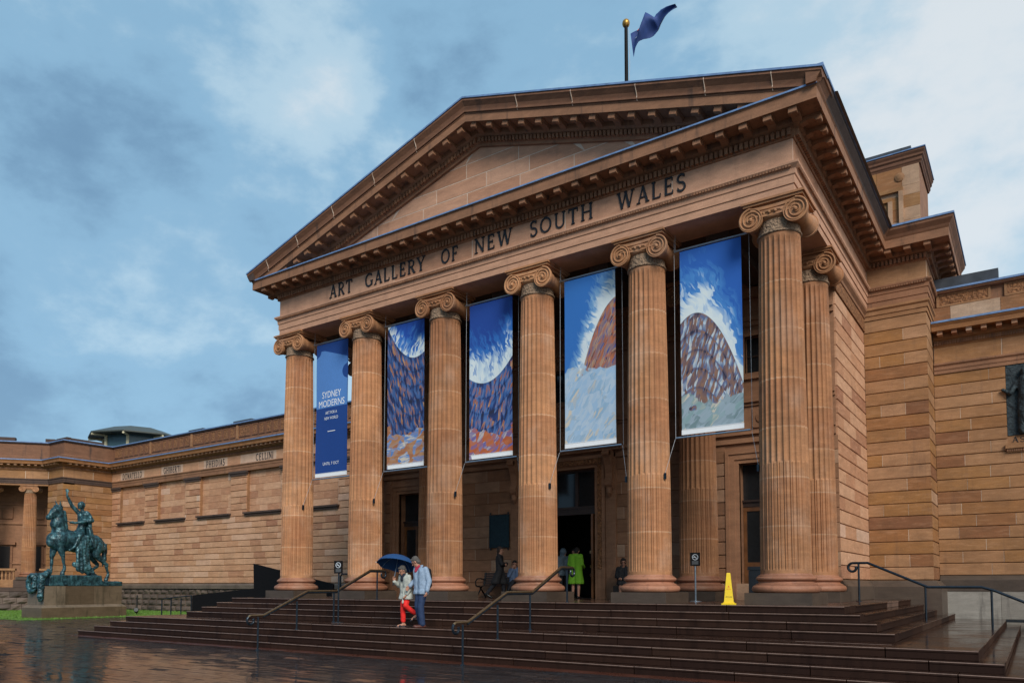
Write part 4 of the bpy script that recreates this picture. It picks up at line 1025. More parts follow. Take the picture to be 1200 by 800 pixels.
ST = tag(empty('entrance_steps', (0, 0, 0)), 'wide flight of wet brown stone steps below the portico', 'steps')
levels = []
for k in range(8):
    Lk = 1.061 if k >= 4 else 0
    levels.append((-RI * k, 1.6 + TR * k + Lk, 10.35 + TR * k + Lk))
for k, (z, D, W) in enumerate(levels):
    zb = z - RI; nx = levels[k + 1] if k < 7 else None
    wr = W if k < 6 else 22
    yb = 8.9 if k == 0 else 10.4
    xl = -W
    core = MB(); core.box(xl + .35, wr - .35, -D + .35, yb, zb - .02, z - .012)
    co = core.build('step', m_step, ST)
    dep = TR + .12 if k not in (4,) else 1.061 + TR + .05
    if k == 3: dep = TR + .15
    dep = {0: .55, 4: 0.75}.get(k, TR + .14)
    def stones(a0, a1, lens, fn):
        x = a0
        while x < a1 - .01:
            l_ = random.uniform(*lens)
            if a1 - x - l_ < lens[0] * .6: l_ = a1 - x
            fn(x, x + l_); x += l_
    def front(x0, x1, y0=-D, y1=-D + dep):
        m = MB(); g_ = .009; dz = random.uniform(-.003, .002)
        lip = .012
        x0 += g_; x1 -= g_
        pr = [(y1 - .004, zb + .004), (y0 + lip, zb + .004), (y0 + lip, z - .05), (y0, z - .04), (y0, z + dz - .02), (y0, z + dz - .012), (y0 + .012, z + dz), (y0 + .03, z + dz), (y1 - .004, z + dz)]
        t0_ = random.triangular(.1, .8, .4); tt = [t0_, t0_, t0_, t0_, t0_, 1.0, 1.0, t0_, t0_]      # worn nosing; its gleam of sky is put into a paler tint
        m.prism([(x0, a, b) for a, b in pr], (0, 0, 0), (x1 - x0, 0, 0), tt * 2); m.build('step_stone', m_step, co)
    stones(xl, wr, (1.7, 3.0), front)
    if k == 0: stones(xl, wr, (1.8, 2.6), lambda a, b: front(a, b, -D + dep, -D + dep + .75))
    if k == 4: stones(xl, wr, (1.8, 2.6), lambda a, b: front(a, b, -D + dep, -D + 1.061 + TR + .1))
    def side(s):
        def f(y0, y1):
            m = MB(); g_ = .004; dz = random.uniform(-.003, .002); wd = 1.061 + TR + .1 if k == 4 else dep
            xo = s * W if s > 0 else xl; xi = xo - s * wd
            pr = [(xi, zb + .004), (xo - s * .012, zb + .004), (xo - s * .012, z - .05), (xo, z - .04), (xo, z + dz - .008), (xo - s * .008, z + dz), (xi, z + dz)]
            m.prism([(a, y0 + g_, b) for a, b in pr], (0, 0, 0), (0, y1 - y0 - 2 * g_, 0), random.random()); m.build('step_stone', m_step, co)
        return f
    y0 = -D + (dep if k not in (0, 4) else (dep + .75 if k == 0 else 1.061 + TR + .1))
    if k < 6: stones(y0, yb, (1.6, 2.6), side(1))
    stones(y0, yb if k < 3 else (3.0 if k > 4 else 4.2), (1.6, 2.6), side(-1))
# porch floor flags
pfl = MB(); xs = [-9.8 + 1.4 * i for i in range(15)]
pfo = box_obj('porch_floor', m_floor, ST, -9.8, 9.8, -.32, 8.9, -.1, -.008)
for i in range(14):
    yy = -.30
    while yy < 4.35:
        l_ = min(random.choice((1.0, 1.25)), 4.36 - yy)
        if l_ < .2: break
        m = MB(); a, b = random.gauss(0, .0008), random.gauss(0, .0008); g_ = .004; vs = []
        for z in (-.03, .0):
            for (u, v_) in ((g_, g_), (1.4 - g_, g_), (1.4 - g_, l_ - g_), (g_, l_ - g_)): vs.append((xs[i] + u, yy + v_, z + (a * u + b * v_ if z == 0 else 0)))
        m.add(vs, [(4, 5, 6, 7), (0, 1, 5, 4), (1, 2, 6, 5), (2, 3, 7, 6), (3, 0, 4, 7)], random.random()); m.build('floor_slab', m_floor, pfo); yy += l_
# red stone edging at the foot
mb = MB(); mb.box(-13.95, 22, -5.56, -5.19, G - .05, G + .006); mb.build('edge_stone', m_band, ST)

# dark bench-like ledge at the right wall
t = thing('stone_ledge', 'low dark ledge against the pale base of the right wing beside the steps', 'ledge', (14.6, 9.9, -.954))
t.location.z = -.954
mb = MB(); mb.box(-1.75, 2, -.35, .25, .26, .34); a = mb.build('ledge_top', m_black, t); mb = MB(); mb.box(-1.2, 1.9, -.25, .2, .0, .26); mb.build('ledge_base', m_black_stone, t)

# ================================================================== RAMP BESIDE THE STEPS
t = thing('access_ramp', 'dark metal sided access ramp rising to the portico left of the steps', 'ramp', (-16, 4.5, G))
mb = MB(); mb.prism([(-8.5, 0, 0), (4.4, 0, 0), (4.4, 0, 1.27), (3.5, 0, 1.27)], (0, .0, 0), (0, 1.6, 0)); mb.build('ramp_slope', m_black_stone, t)
mb = MB(); mb.prism([(-6.0, -.02, .02), (-.55, -.02, .75), (-.55, -.02, 1.62), (-6.0, -.02, 1.22)], (0, 0, 0), (0, -.05, 0)); mb.build('low_side_panel', m_ramp, t)
mb = MB(); mb.prism([(-.9, -.10, .85), (4.5, -.10, 1.25), (4.5, -.10, 1.78), (-1.0, -.10, 2.76)], (0, 0, 0), (0, -.06, 0)); mb.build('tall_side_panel', m_ramp, t)
mb = MB(); mb.prism([(-8.4, -.02, .0), (-6.0, -.02, .0), (-6.0, -.02, .2), (-8.4, -.02, .06)], (0, 0, 0), (0, -.08, 0)); mb.build('kerb', m_black, t)
mb = MB(); mb.tube([(-6.1, -.05, .12), (-6.1, -.05, 1.20), (-8.6, -.05, 1.02), (-8.75, -.05, .95), (-8.75, -.05, 0)], .035, 8); mb.build('handrail', m_rail, t)
for x in (-7.9, -7.0, ):
    mb = MB(); mb.tube([(x, -.05, .0), (x, -.05, 1.06)], .03, 8); mb.build('post', m_rail, t)
mb = MB(); mb.tube([(4.55, .2, 1.3), (4.55, .2, 2.12), (4.65, .2, 2.22), (5.6, .2, 2.22), (6.6, .2, 1.98)], .035, 8); mb.build('handrail', m_rail, t)
for x in (5.55,): mb = MB(); mb.tube([(x, .2, 1.3), (x, .2, 2.2)], .03, 8); mb.build('post', m_rail, t)

# ================================================================== HANDRAILS
def scroll(c, ax, sgn=1, r=.13, n=14):
    return [(c[0] + ax[0] * (r * (1 - .35 * i / n)) * math.sin(a), c[1] + ax[1] * (r * (1 - .35 * i / n)) * math.sin(a), c[2] - r + r * (1 - .35 * i / n) * math.cos(a)) for i in range(n + 1) for a in [math.pi * 1.65 * i / n]]
def stair_rail(x, label):
    t = thing('handrail', label, 'handrail', (x, -4, G), group='handrails on the steps')
    H = .92
    bot = (0, -1.95, H); p1 = (0, -1.55, H)
    top_sl = (0, -.20 + .15, .636 + H); land2 = (0, 1.05, .636 + H); up = (0, 2.45, 1.272 + H); end = (0, 3.02, 1.272 + H)
    sc = [(0, bot[1] - (b[1]), b[2]) for b in scroll((0, 0, H), (0, 1, 0))][::-1]
    sc2 = [(0, end[1] + b[1], b[2]) for b in scroll((0, 0, end[2]), (0, 1, 0))]
    mb = MB(); pts = [(0, -1.95 + q[1], q[2]) if False else q for q in sc] + [p1, top_sl, land2, up, end] + sc2[1:]
    k0, k1 = len(sc) - 3, len(sc) + 6
    mb.tube(pts[k0:k1], .030, 10); mb.build('rail', m_brass, t, smooth=True)
    for e_ in (pts[:k0 + 1], pts[k1 - 1:]): mb = MB(); mb.tube(e_, .030, 10); mb.build('scroll_end', m_rail, t, smooth=True)
    mb = MB(); mb.tube([(a, b, c_ - .045) for a, b, c_ in pts[len(sc):len(sc) + 5]], .026, 8); mb.build('rail_underside', m_rail, t, smooth=True)
    for py, pz, ph in ((-1.72, 0, H), (-.42, .477, .52 + H - .13), (.95, .636, .636 + H), (2.75, 1.272, 1.272 + H)):
        mb = MB(); mb.tube([(0, py, pz), (0, py, ph - .04)], .024, 8); mb.lathe([(.055, 0), (.055, .012), (.03, .03)], (0, py, pz), 10); mb.build('post', m_rail, t)
stair_rail(-3.45, 'worn brass handrail left of the umbrella couple, with a scroll end')
stair_rail(3.45, 'worn brass handrail in the middle of the steps, in front of the main doorway')
t = thing('handrail', 'black handrail with curled end by the right pier above the side steps', 'handrail', (9.9, 4.0, 0), group='handrails on the steps')
mb = MB(); sc = [(-.40 - b[0], 0, b[2]) for b in scroll((0, 0, 1.06), (1, 0, 0))][::-1]
mb.tube(sc + [(-.02, 0, 1.06), (1.42, 0, .40), (2.62, 0, .40), (2.9, 0, .31), (4.4, 0, -.38), (5.2, 0, -.38)], .036, 10); mb.build('rail', m_rail, t, smooth=True)
for px, pz, ph in ((-.25, 0, 1.06), (1.36, -.636, .43), (2.83, -.795, .33), (4.6, -.954, -.38)):
    mb = MB(); mb.tube([(px, 0, pz), (px, 0, ph - .02)], .027, 8); mb.lathe([(.075, 0), (.075, .012), (.035, .03)], (px, 0, pz), 12); mb.build('post', m_rail, t)

# ================================================================== SIGNS, CONE, BIN, BENCH
def sign(x, y, z, h, label, ang=0, pm=None):
    t = thing('sign_post', label, 'sign', (x, y, z), ang, 'small no smoking signs on posts')
    mb = MB(); mb.lathe([(.16, 0), (.16, .012), (.04, .03)], seg=20); mb.build('base', pm or m_steel, t)
    mb = MB(); mb.tube([(0, 0, .02), (0, 0, h)], .024, 10); mb.build('pole', pm or m_steel, t)
    mb = MB(); mb.box(-.135, .135, -.035, -.015, h - .33, h + .04); pl_ = mb.build('plate', m_ramp, t)
    mb = MB(); ring = [(.075 * math.cos(a), -.041, h - .09 + .075 * math.sin(a)) for a in [2 * math.pi * i / 20 for i in range(21)]]
    mb.tube(ring, .011, 6); mb.tube([(-.05, -.041, h - .04), (.05, -.041, h - .14)], .010, 6); mb.box(-.05, .03, -.0385, -.0355, h - .1, h - .082); mb.build('no_smoking_symbol', m_symbol, t)
    mb = MB(); mb.box(-.085, .085, -.037, -.0352, h - .29, h - .19); mb.build('printed_notice', m_notice, t)
sign(-3.15, -3.15, -.636, 1.76, 'black no smoking sign on a steel post standing on the landing beside the left handrail', R(20), m_rail)
sign(5.93, 1.5, 0, 1.31, 'black no smoking sign on steel post on the porch floor near the yellow cone', R(20))
t = thing('caution_cone', 'yellow four sided wet floor cone on the top step', 'cone', (7.76, -1.2, 0), R(18))
mb = MB(); mb.lathe([(.155, .045), (.062, .715), (.055, .73), (.045, .735)], seg=4); mb.v = [(x * math.cos(.785) - y * math.sin(.785), x * math.sin(.785) + y * math.cos(.785), z) for x, y, z in mb.v]; mb.build('cone_body', m_yellow, t)
mb = MB(); mb.box(-.165, .165, -.165, .165, .0, .03); mb.box(-.13, .13, -.13, .13, .03, .05); mb.build('cone_base', m_yellow, t)
for rz_ in (0, math.pi / 2, math.pi, -math.pi / 2):
    def onface(x, z, k=.0015):
        d = .155 * .7071 + (.062 - .155) * .7071 * (z - .045) / .67 + k; v_ = Vector((x, -d, z)); return Matrix.Rotation(rz_, 3, 'Z') @ v_
    sans('CAUTION', .05, lambda x, y: onface(x, y + .34), m_red, t, 'red_lettering', .105)
    mb = MB(); mb.add([onface(-.022, .40), onface(.022, .40), onface(0, .445)], [(0, 1, 2)]); mb.build('red_warning_triangle', m_red, t, fix=False)
    sans('WET FLOOR', .05, lambda x, y: onface(x, y + .16), m_black, t, 'black_lettering', .15)
t = thing('litter_bin', 'black litter bin in the porch partly behind the right corner column', 'bin', (7.3, 3.0, 0))
mb = MB(); mb.box(-.28, .28, -.28, .28, 0, .86); mb.build('bin_body', m_black, t); mb = MB(); mb.box(-.3, .3, -.3, .3, .87, .97); mb.box(-.25, .25, -.25, .25, .86, .87); mb.build('bin_lid', m_black, t)
t = thing('bench', 'dark slatted bench against the porch wall below the plaque', 'bench', (-2.15, 3.75, 0))
for i in range(4): box_obj('seat_slat', m_darkwood, t, -1.0, 1.0, -.28 + i * .115, -.19 + i * .115, .42, .45)
for i in range(5):
    mb = MB(); z = .50 + i * .085; y = .20 + i * .02; mb.prism([(-1.0, y, z), (-1.0, y + .03, z + .005), (-1.0, y + .045, z + .07), (-1.0, y + .015, z + .065)], (0, 0, 0), (2.0, 0, 0)); mb.build('back_slat', m_darkwood, t)
for s in (-.92, .92):
    mb = MB(); mb.tube([(s, -.3, .0), (s, -.12, .22), (s, .02, .40), (s, .18, .46), (s, .3, .92)], .028, 8); mb.tube([(s, .3, .0), (s, .08, .22), (s, -.1, .40), (s, -.28, .42)], .028, 8)
    mb.tube([(s, .2, .66), (s, -.05, .70), (s, -.27, .68), (s, -.36, .58), (s, -.33, .46), (s, -.28, .42)], .022, 8); mb.build('end_frame', m_black, t, smooth=True)
t = thing('wall_plaque', 'dark green bronze plaque on the porch wall above the bench', 'plaque', (-2.68, 4.36, 1.84))
mb = MB(); mb.box(-.45, .45, -.05, .0, 0, 1.22); pq = mb.build('plate', m_bronze_dark, t)
mb = MB()
for (x0, x1, z0, z1) in ((-.44, .44, .01, .05), (-.44, .44, 1.17, 1.21), (-.44, -.40, .05, 1.17), (.40, .44, .05, 1.17)): mb.box(x0, x1, -.062, -.05, z0, z1)
mb.build('plaque_frame', m_bronze_dark, t)
for x in (-.4, .4):
    for z in (-.05, 1.27): mb = MB(); mb.tube([(x, -.03, z - .04), (x, -.03, z + .04)], .03, 8); mb.build('fixing_lug', m_black, t)
# bronze relief on the right wing
t = thing('bronze_relief', 'dark bronze relief of standing figures set into the right wing wall above its inscription', 'relief', (15.3, WY, 5.29))
mb = MB(); mb.box(-2.25, 3.2, -.05, .0, 0, 2.43); bp_ = mb.build('relief_ground', m_relief, t)
random.seed(11)

# ================================================================== BANNERS
def banner(i, cx, mat, label):
    t = thing('banner', label, 'banner', (cx, 0, 4.34), group='banners between the front columns')
    W_, H_ = 1.62, 4.86
    NX, NZ = 10, 24; mb = MB(); uvs = []
    for j in range(NZ + 1):
        for k in range(NX + 1):
            u, v_ = k / NX, j / NZ; x = -W_ / 2 + u * W_; z = v_ * H_
            y = .012 * math.sin(u * 5 + i * 2 + v_ * 3) * math.sin(v_ * math.pi) + .02 * math.sin(v_ * 9 + i) * (1 - v_) * (u - .5)
            mb.v.append((x, y - .004, z)); mb.t.append(.5); uvs.append((u, v_ * 3, i))
    n = NX + 1
    mb.f = [(j * n + k, j * n + k + 1, (j + 1) * n + k + 1, (j + 1) * n + k) for j in range(NZ) for k in range(NX)]
    nv = len(mb.v); mb.v += [(x, y + .008, z) for x, y, z in mb.v]; mb.t += mb.t; uvs += uvs
    mb.f += [(a + nv, d + nv, c_ + nv, b + nv) for a, b, c_, d in mb.f]
    mb.uv = uvs; cl = mb.build('cloth', mat, t, smooth='all', fix=False)
    cy = lambda x, z: -.004 + .012 * math.sin((x / W_ + .5) * 5 + i * 2 + z / H_ * 3) * math.sin(z / H_ * math.pi) + .02 * math.sin(z / H_ * 9 + i) * (1 - z / H_) * (x / W_)
    mb = MB(); mb.box(-W_ / 2, W_ / 2, -.012, .012, -.0, .13); mb.box(-W_ / 2 + .01, W_ / 2 - .01, -.02, .02, .13, .14); mb.build('hem', m_white, t)
    mb = MB(); mb.tube([(-W_ / 2 - .16, 0, H_ + .05), (W_ / 2 + .16, 0, H_ + .05)], .028, 8); mb.build('top_rod', m_steel, t)
    mb = MB(); mb.tube([(-W_ / 2 - .16, 0, -.06), (W_ / 2 + .16, 0, -.06)], .024, 8); mb.build('bottom_rod', m_steel, t)
    for s in (-1, 1):
        mb = MB(); x = s * (W_ / 2 + .13)
        mb.tube([(x, 0, H_ + .05), (x, .02, H_ + .5)], .006, 5); mb.build('hanging_cord', m_cord, t)
        mb = MB(); mb.tube([(x + s * .05, .06, H_ + .4), (x + s * .06, .05, -.06), (x + s * .06, .0, -.1), (s * 1.2, -.2, -.98)], .005, 5); mb.build('stay_cord', m_cord, t)
    for s in (-1, 1):
        mb = MB(); mb.box(s * 1.2 - .025, s * 1.2 + .025, -.24, -.18, -1.14, -.98); mb.build('cleat', m_rail, t)
    return t, cy
tb, cy = banner(0, -7.0, m_banner_blue, 'dark blue lettered exhibition banner between the two leftmost columns')
pt = lambda x, y, z0, k=.004: Vector((x, cy(x, y + z0) - k, y + z0))
mb = MB()                                                    # lighter blue shape printed behind the title
poly = [(-.80, 2.42), (.80, 2.52), (.80, 3.45), (.66, 3.55), (.62, 3.75), (.70, 3.95), (.80, 4.05), (.80, 4.25), (.10, 4.42), (-.45, 4.62), (-.52, 4.48), (-.66, 4.40), (-.80, 4.44)]
import mathutils
vs = [pt(x, z, 0, .0035) for x, z in poly]
# subdivide by strips so that the print follows the cloth
def strip(fl, fr, z0, z1, n=24):
    m = 8; vs = []; fs = []
    for j in range(n + 1):
        z = z0 + (z1 - z0) * j / n; a, b = fl(z), fr(z)
        for k in range(m + 1): vs.append(pt(a + (b - a) * k / m, z, 0, .0035))
    for j in range(n):
        for k in range(m): q = j * (m + 1) + k; fs.append((q, q + 1, q + m + 2, q + m + 1))
    return vs, fs
def fl(z): 
    d = (.24 ** 2 - (z - 4.62) ** 2); return -.80 + (math.sqrt(d) if d > 0 else 0)
def fr(z):
    top = -.45 + (4.62 - z) * 3.2 if z > 4.2 else .80
    d = .26 ** 2 - (z - 3.72) ** 2
    return min(.80, max(top, -.45)) - (math.sqrt(d) if d > 0 else 0)
mb.add(*strip(fl, fr, 2.5, 4.6, 60)); mb.build('blue_print', m_banner_mid, tb, fix=False)
for txt, sz, z, wd, nm in (('SYDNEY', .34, 2.86, .98, 'title_lettering'), ('MODERNS', .34, 2.54, 1.34, 'title_lettering'), ('ART FOR A', .15, 2.26, .62, 'subtitle_lettering'), ('NEW WORLD', .15, 2.06, .72, 'subtitle_lettering'), ('UNTIL 7 OCT', .15, .42, .82, 'date_lettering')):
    sans(txt, sz, lambda x, y, z=z: pt(x, y, z, .008), m_white, tb, nm, wd)
mb = MB(); mb.add([pt(-.18, 1.62, 0, .008), pt(.22, 1.62, 0, .008), pt(.22, 1.645, 0, .008), pt(-.18, 1.645, 0, .008)], [(0, 1, 2, 3)]); mb.build('fine_print', m_white, tb, fix=False)
banner(1, -3.45, art_mats[1], 'painted banner of deep blue sky and brown curves, second from the left')
banner(2, 0.05, art_mats[2], 'painted banner with bright blue upper half and orange foot, over the bench and plaque')
banner(3, 3.49, art_mats[3], 'painted banner with rusty diagonal shape on pale blue, above the main doorway')
banner(4, 7.0, art_mats[4], 'painted banner of blue sky and grey green foot beside the right corner column')

# ================================================================== FLAG AND POLE
t = thing('flagpole', 'dark flagpole with gilded ball on the roof ridge', 'flagpole', (-.25, 10.4, 14.7))
mb = MB(); mb.tube([(0, 0, 0), (0, 0, 9.95)], [.095, .075], 12); mb.build('pole', m_ramp, t, smooth=True)
mb = MB(); mb.lathe([(.001, -.19)] + [(.165 * math.cos(a), .19 * math.sin(a)) for a in [(-80 + 20 * i) * math.pi / 180 for i in range(9)]] + [(.001, .19)], (0, 0, 10.06), 16, caps=False); mb.build('ball_finial', m_gold, t, smooth=True)
mb = MB(); mb.tube([(.14, -.02, 7.3), (.17, -.02, 8.2), (.13, -.02, 9.7)], .012, 5); mb.build('halyard', m_cord, t)
t = thing('flag', 'navy blue flag with pale star flying from the pole on the roof', 'flag', (-.25, 10.4, 24.0))
topc = [(735.2, 41), (743, 35.5), (748, 30), (750, 23), (752.5, 16.2), (757, 19), (763, 22.5), (764.5, 18), (770, 13), (777, 11.5), (788, 10.5)]
botc = [(738.5, 68), (741, 58), (745, 51), (750, 46), (755, 42.5), (760, 39), (765, 36), (770, 31.5), (776, 25), (782, 19), (788.5, 11.5)]
kx = .0425
mb = MB(); NU, NV = 40, 12
def curve(c_, u):
    f = u * (len(c_) - 1); i = min(int(f), len(c_) - 2); f -= i; return Vector(c_[i]).lerp(Vector(c_[i + 1]), f)
fp_ = {}
for i in range(NU + 1):
    for j in range(NV + 1):
        u, v_ = i / NU, j / NV; p = curve(topc, u).lerp(curve(botc, u), v_)
        x = (p.x - 733) * .04 + .12; z = (47.5 - p.y) * .0385 - (p.x - 733) * .0168
        y = .16 * math.sin(u * 10 + v_ * 3) * min(1, u * 4) * (1 - .3 * u) + .12 * math.sin(v_ * 6 + u * 5) * min(1, u * 4)
        fp_[i, j] = (x, y, z); mb.v.append((x, y, z)); mb.t.append(.5)
mb.f = [(i * (NV + 1) + j, (i + 1) * (NV + 1) + j, (i + 1) * (NV + 1) + j + 1, i * (NV + 1) + j + 1) for i in range(NU) for j in range(NV)]
nv = len(mb.v); mb.v += [(x, y + .012, z) for x, y, z in mb.v]; mb.t += mb.t; mb.f += [tuple(a + nv for a in f[::-1]) for f in mb.f]
mb.build('flag_cloth', m_navy, t, smooth='all', fix=False)
def onflag(u, v_):
    f, g = u * NU, v_ * NV; i, j = min(int(f), NU - 1), min(int(g), NV - 1); f -= i; g -= j
    P_ = lambda a, b: Vector(fp_[a, b]); return P_(i, j).lerp(P_(i + 1, j), f).lerp(P_(i, j + 1).lerp(P_(i + 1, j + 1), f), g) + Vector((0, -.03, 0))
mb = MB(); q = [onflag(.14 + (.10 if k % 2 else .045) * math.cos(k * math.pi / 7 + .3) * .9, .42 + (.26 if k % 2 else .12) * math.sin(k * math.pi / 7 + .3)) for k in range(14)]
mb.add(q + [onflag(.14, .42)], [(k, (k + 1) % 14, 14) for k in range(14)]); mb.build('star', m_flag_pale, t, fix=False)
mb = MB(); q = [onflag(u, v_) for u, v_ in ((.27, .10), (.33, .06), (.36, .10), (.30, .16))]; mb.add(q, [(0, 1, 2, 3)]); mb.build('white_cross_piece', m_white, t, fix=False)
mb = MB(); q = [onflag(u, v_) - Vector((0, .004, 0)) for u, v_ in ((.10, .02), (.26, .02), (.26, .06), (.10, .06))]; mb.add(q, [(0, 1, 2, 3)]); mb.build('red_cross_piece', m_red, t, fix=False)
#@@NEXT
# ================================================================== FIGURES
def capsule(mb, a, b, ra, rb, seg=12):
    a, b = Vector(a), Vector(b); d = b - a
    d = d.normalized() if d.length > 1e-6 else Vector((0, 0, 1))
    x = d.orthogonal().normalized(); y = d.cross(x); vs = []; rings = []
    for k in range(1, 5): t = -math.pi / 2 + k * math.pi / 8; rings.append((a + d * ra * math.sin(t), ra * math.cos(t)))
    for k in range(0, 4): t = k * math.pi / 8; rings.append((b + d * rb * math.sin(t), rb * math.cos(t)))
    for c_, r in rings:
        for k in range(seg): q = 2 * math.pi * k / seg; vs.append(c_ + (x * math.cos(q) + y * math.sin(q)) * r)
    n = len(rings); vs += [a - d * ra, b + d * rb]
    fs = [(i * seg + k, i * seg + (k + 1) % seg, (i + 1) * seg + (k + 1) % seg, (i + 1) * seg + k) for i in range(n - 1) for k in range(seg)]
    fs += [(n * seg, (k + 1) % seg, k) for k in range(seg)] + [(n * seg + 1, (n - 1) * seg + k, (n - 1) * seg + (k + 1) % seg) for k in range(seg)]
    mb.add(vs, fs)
def ellip(mb, c_, r, rot=None, seg=14, rg=9):
    vs = []; M_ = rot.to_matrix() if rot else Matrix.Identity(3); c_ = Vector(c_)
    for i in range(1, rg):
        t = math.pi * i / rg
        for k in range(seg): q = 2 * math.pi * k / seg; vs.append(c_ + M_ @ Vector((r[0] * math.sin(t) * math.cos(q), r[1] * math.sin(t) * math.sin(q), -r[2] * math.cos(t))))
    n = rg - 1; vs += [c_ + M_ @ Vector((0, 0, -r[2])), c_ + M_ @ Vector((0, 0, r[2]))]
    fs = [(i * seg + k, i * seg + (k + 1) % seg, (i + 1) * seg + (k + 1) % seg, (i + 1) * seg + k) for i in range(n - 1) for k in range(seg)]
    fs += [(n * seg, (k + 1) % seg, k) for k in range(seg)] + [(n * seg + 1, (n - 1) * seg + k, (n - 1) * seg + (k + 1) % seg) for k in range(seg)]
    mb.add(vs, fs)
RAW = []
TMP = bpy.data.scenes.new('tmp')
CTX = bpy.context.temp_override(scene=TMP, view_layer=TMP.view_layers[0]); CTX.__enter__()
def blob(name, prims, mat, parent, voxel=.012, smooth=4, noise=None, zmin=None):
    mb = MB()
    for p in prims:
        if p[0] == 'e': ellip(mb, p[1], p[2], p[3] if len(p) > 3 else None)
        elif p[0] == 'b': mb.box(*p[1])
        else: capsule(mb, *p)
    o = mb.build('raw_form', mat, None)
    col.objects.unlink(o); TMP.collection.objects.link(o)
    md = o.modifiers.new('r', 'REMESH'); md.mode = 'VOXEL'; md.voxel_size = voxel
    if smooth: sm = o.modifiers.new('s', 'SMOOTH'); sm.iterations = smooth; sm.factor = .5
    dg = bpy.context.evaluated_depsgraph_get()
    me = bpy.data.meshes.new_from_object(o.evaluated_get(dg)); TMP.collection.objects.unlink(o); RAW.append(o); me.name = name; o = bpy.data.objects.new(name, me); col.objects.link(o); o.parent = parent
    if noise:
        nn_ = [v_.normal.copy() for v_ in me.vertices]; cc_ = [v_.co + n_ * noise(v_.co) for v_, n_ in zip(me.vertices, nn_)]
        me.vertices.foreach_set('co', [x for c__ in cc_ for x in c__])
    if zmin is not None:
        for v_ in me.vertices: v_.co.z = max(v_.co.z, zmin)
    me.shade_smooth(); return o
skin = plain('skin', (.42, .21, .14), .55, 0, .08); skin_dark = plain('tanned_skin', (.30, .15, .10), .55, 0, .08)
def cloth_mat(n, c, var=.18): return plain(n, c, .8, 0, var, 25, bump=.25)
hair_dark = cloth_mat('dark_hair', (.012, .009, .008)); hair_grey = cloth_mat('grey_hair', (.075, .068, .062)); hair_brown = cloth_mat('brown_hair', (.035, .02, .014))
eye_m = plain('eye', (.02, .015, .012), .2)
def lerp(a, b, t): return Vector(a).lerp(Vector(b), t)
STAND = dict(pel=(0, 0, .95), che=(0, .01, 1.28), nec=(0, .01, 1.47), hea=(0, -.01, 1.60), sl=(.18, .01, 1.42), sr=(-.18, .01, 1.42), el=(.23, .02, 1.14), er=(-.23, .02, 1.14), wl=(.24, -.05, .89), wr=(-.24, -.05, .89), hl=(.09, 0, .92), hr=(-.09, 0, .92), kl=(.10, -.01, .50), kr=(-.10, -.01, .50), al=(.10, .02, .085), ar=(-.10, .02, .085))
def hand(w, d, inward, r=1.0):
    """palm, four fingers and a thumb; w wrist, d direction of the hand, inward = towards the palm"""
    w, d, n = Vector(w), Vector(d).normalized(), Vector(inward).normalized(); s = d.cross(n).normalized(); P_ = []
    for k in (-.024, -.008, .008, .024): P_.append((w, w + d * .075 + s * k, .014 * r, .013 * r))
    for k, l_ in zip((-.030, -.010, .010, .029), (.062, .072, .076, .066)):
        a = w + d * .078 + s * k; b = a + d * l_ * .55 + n * .012; c_ = b + d * l_ * .32 + n * .028
        P_ += [(a, b, .0095 * r, .009 * r), (b, c_, .009 * r, .008 * r)]
    a = w + d * .022 + s * .024; b = a + d * .035 + s * .026 + n * .014; c_ = b + d * .034 + s * .004 + n * .012
    P_ += [(a, b, .013 * r, .011 * r), (b, c_, .011 * r, .0095 * r)]
    return P_
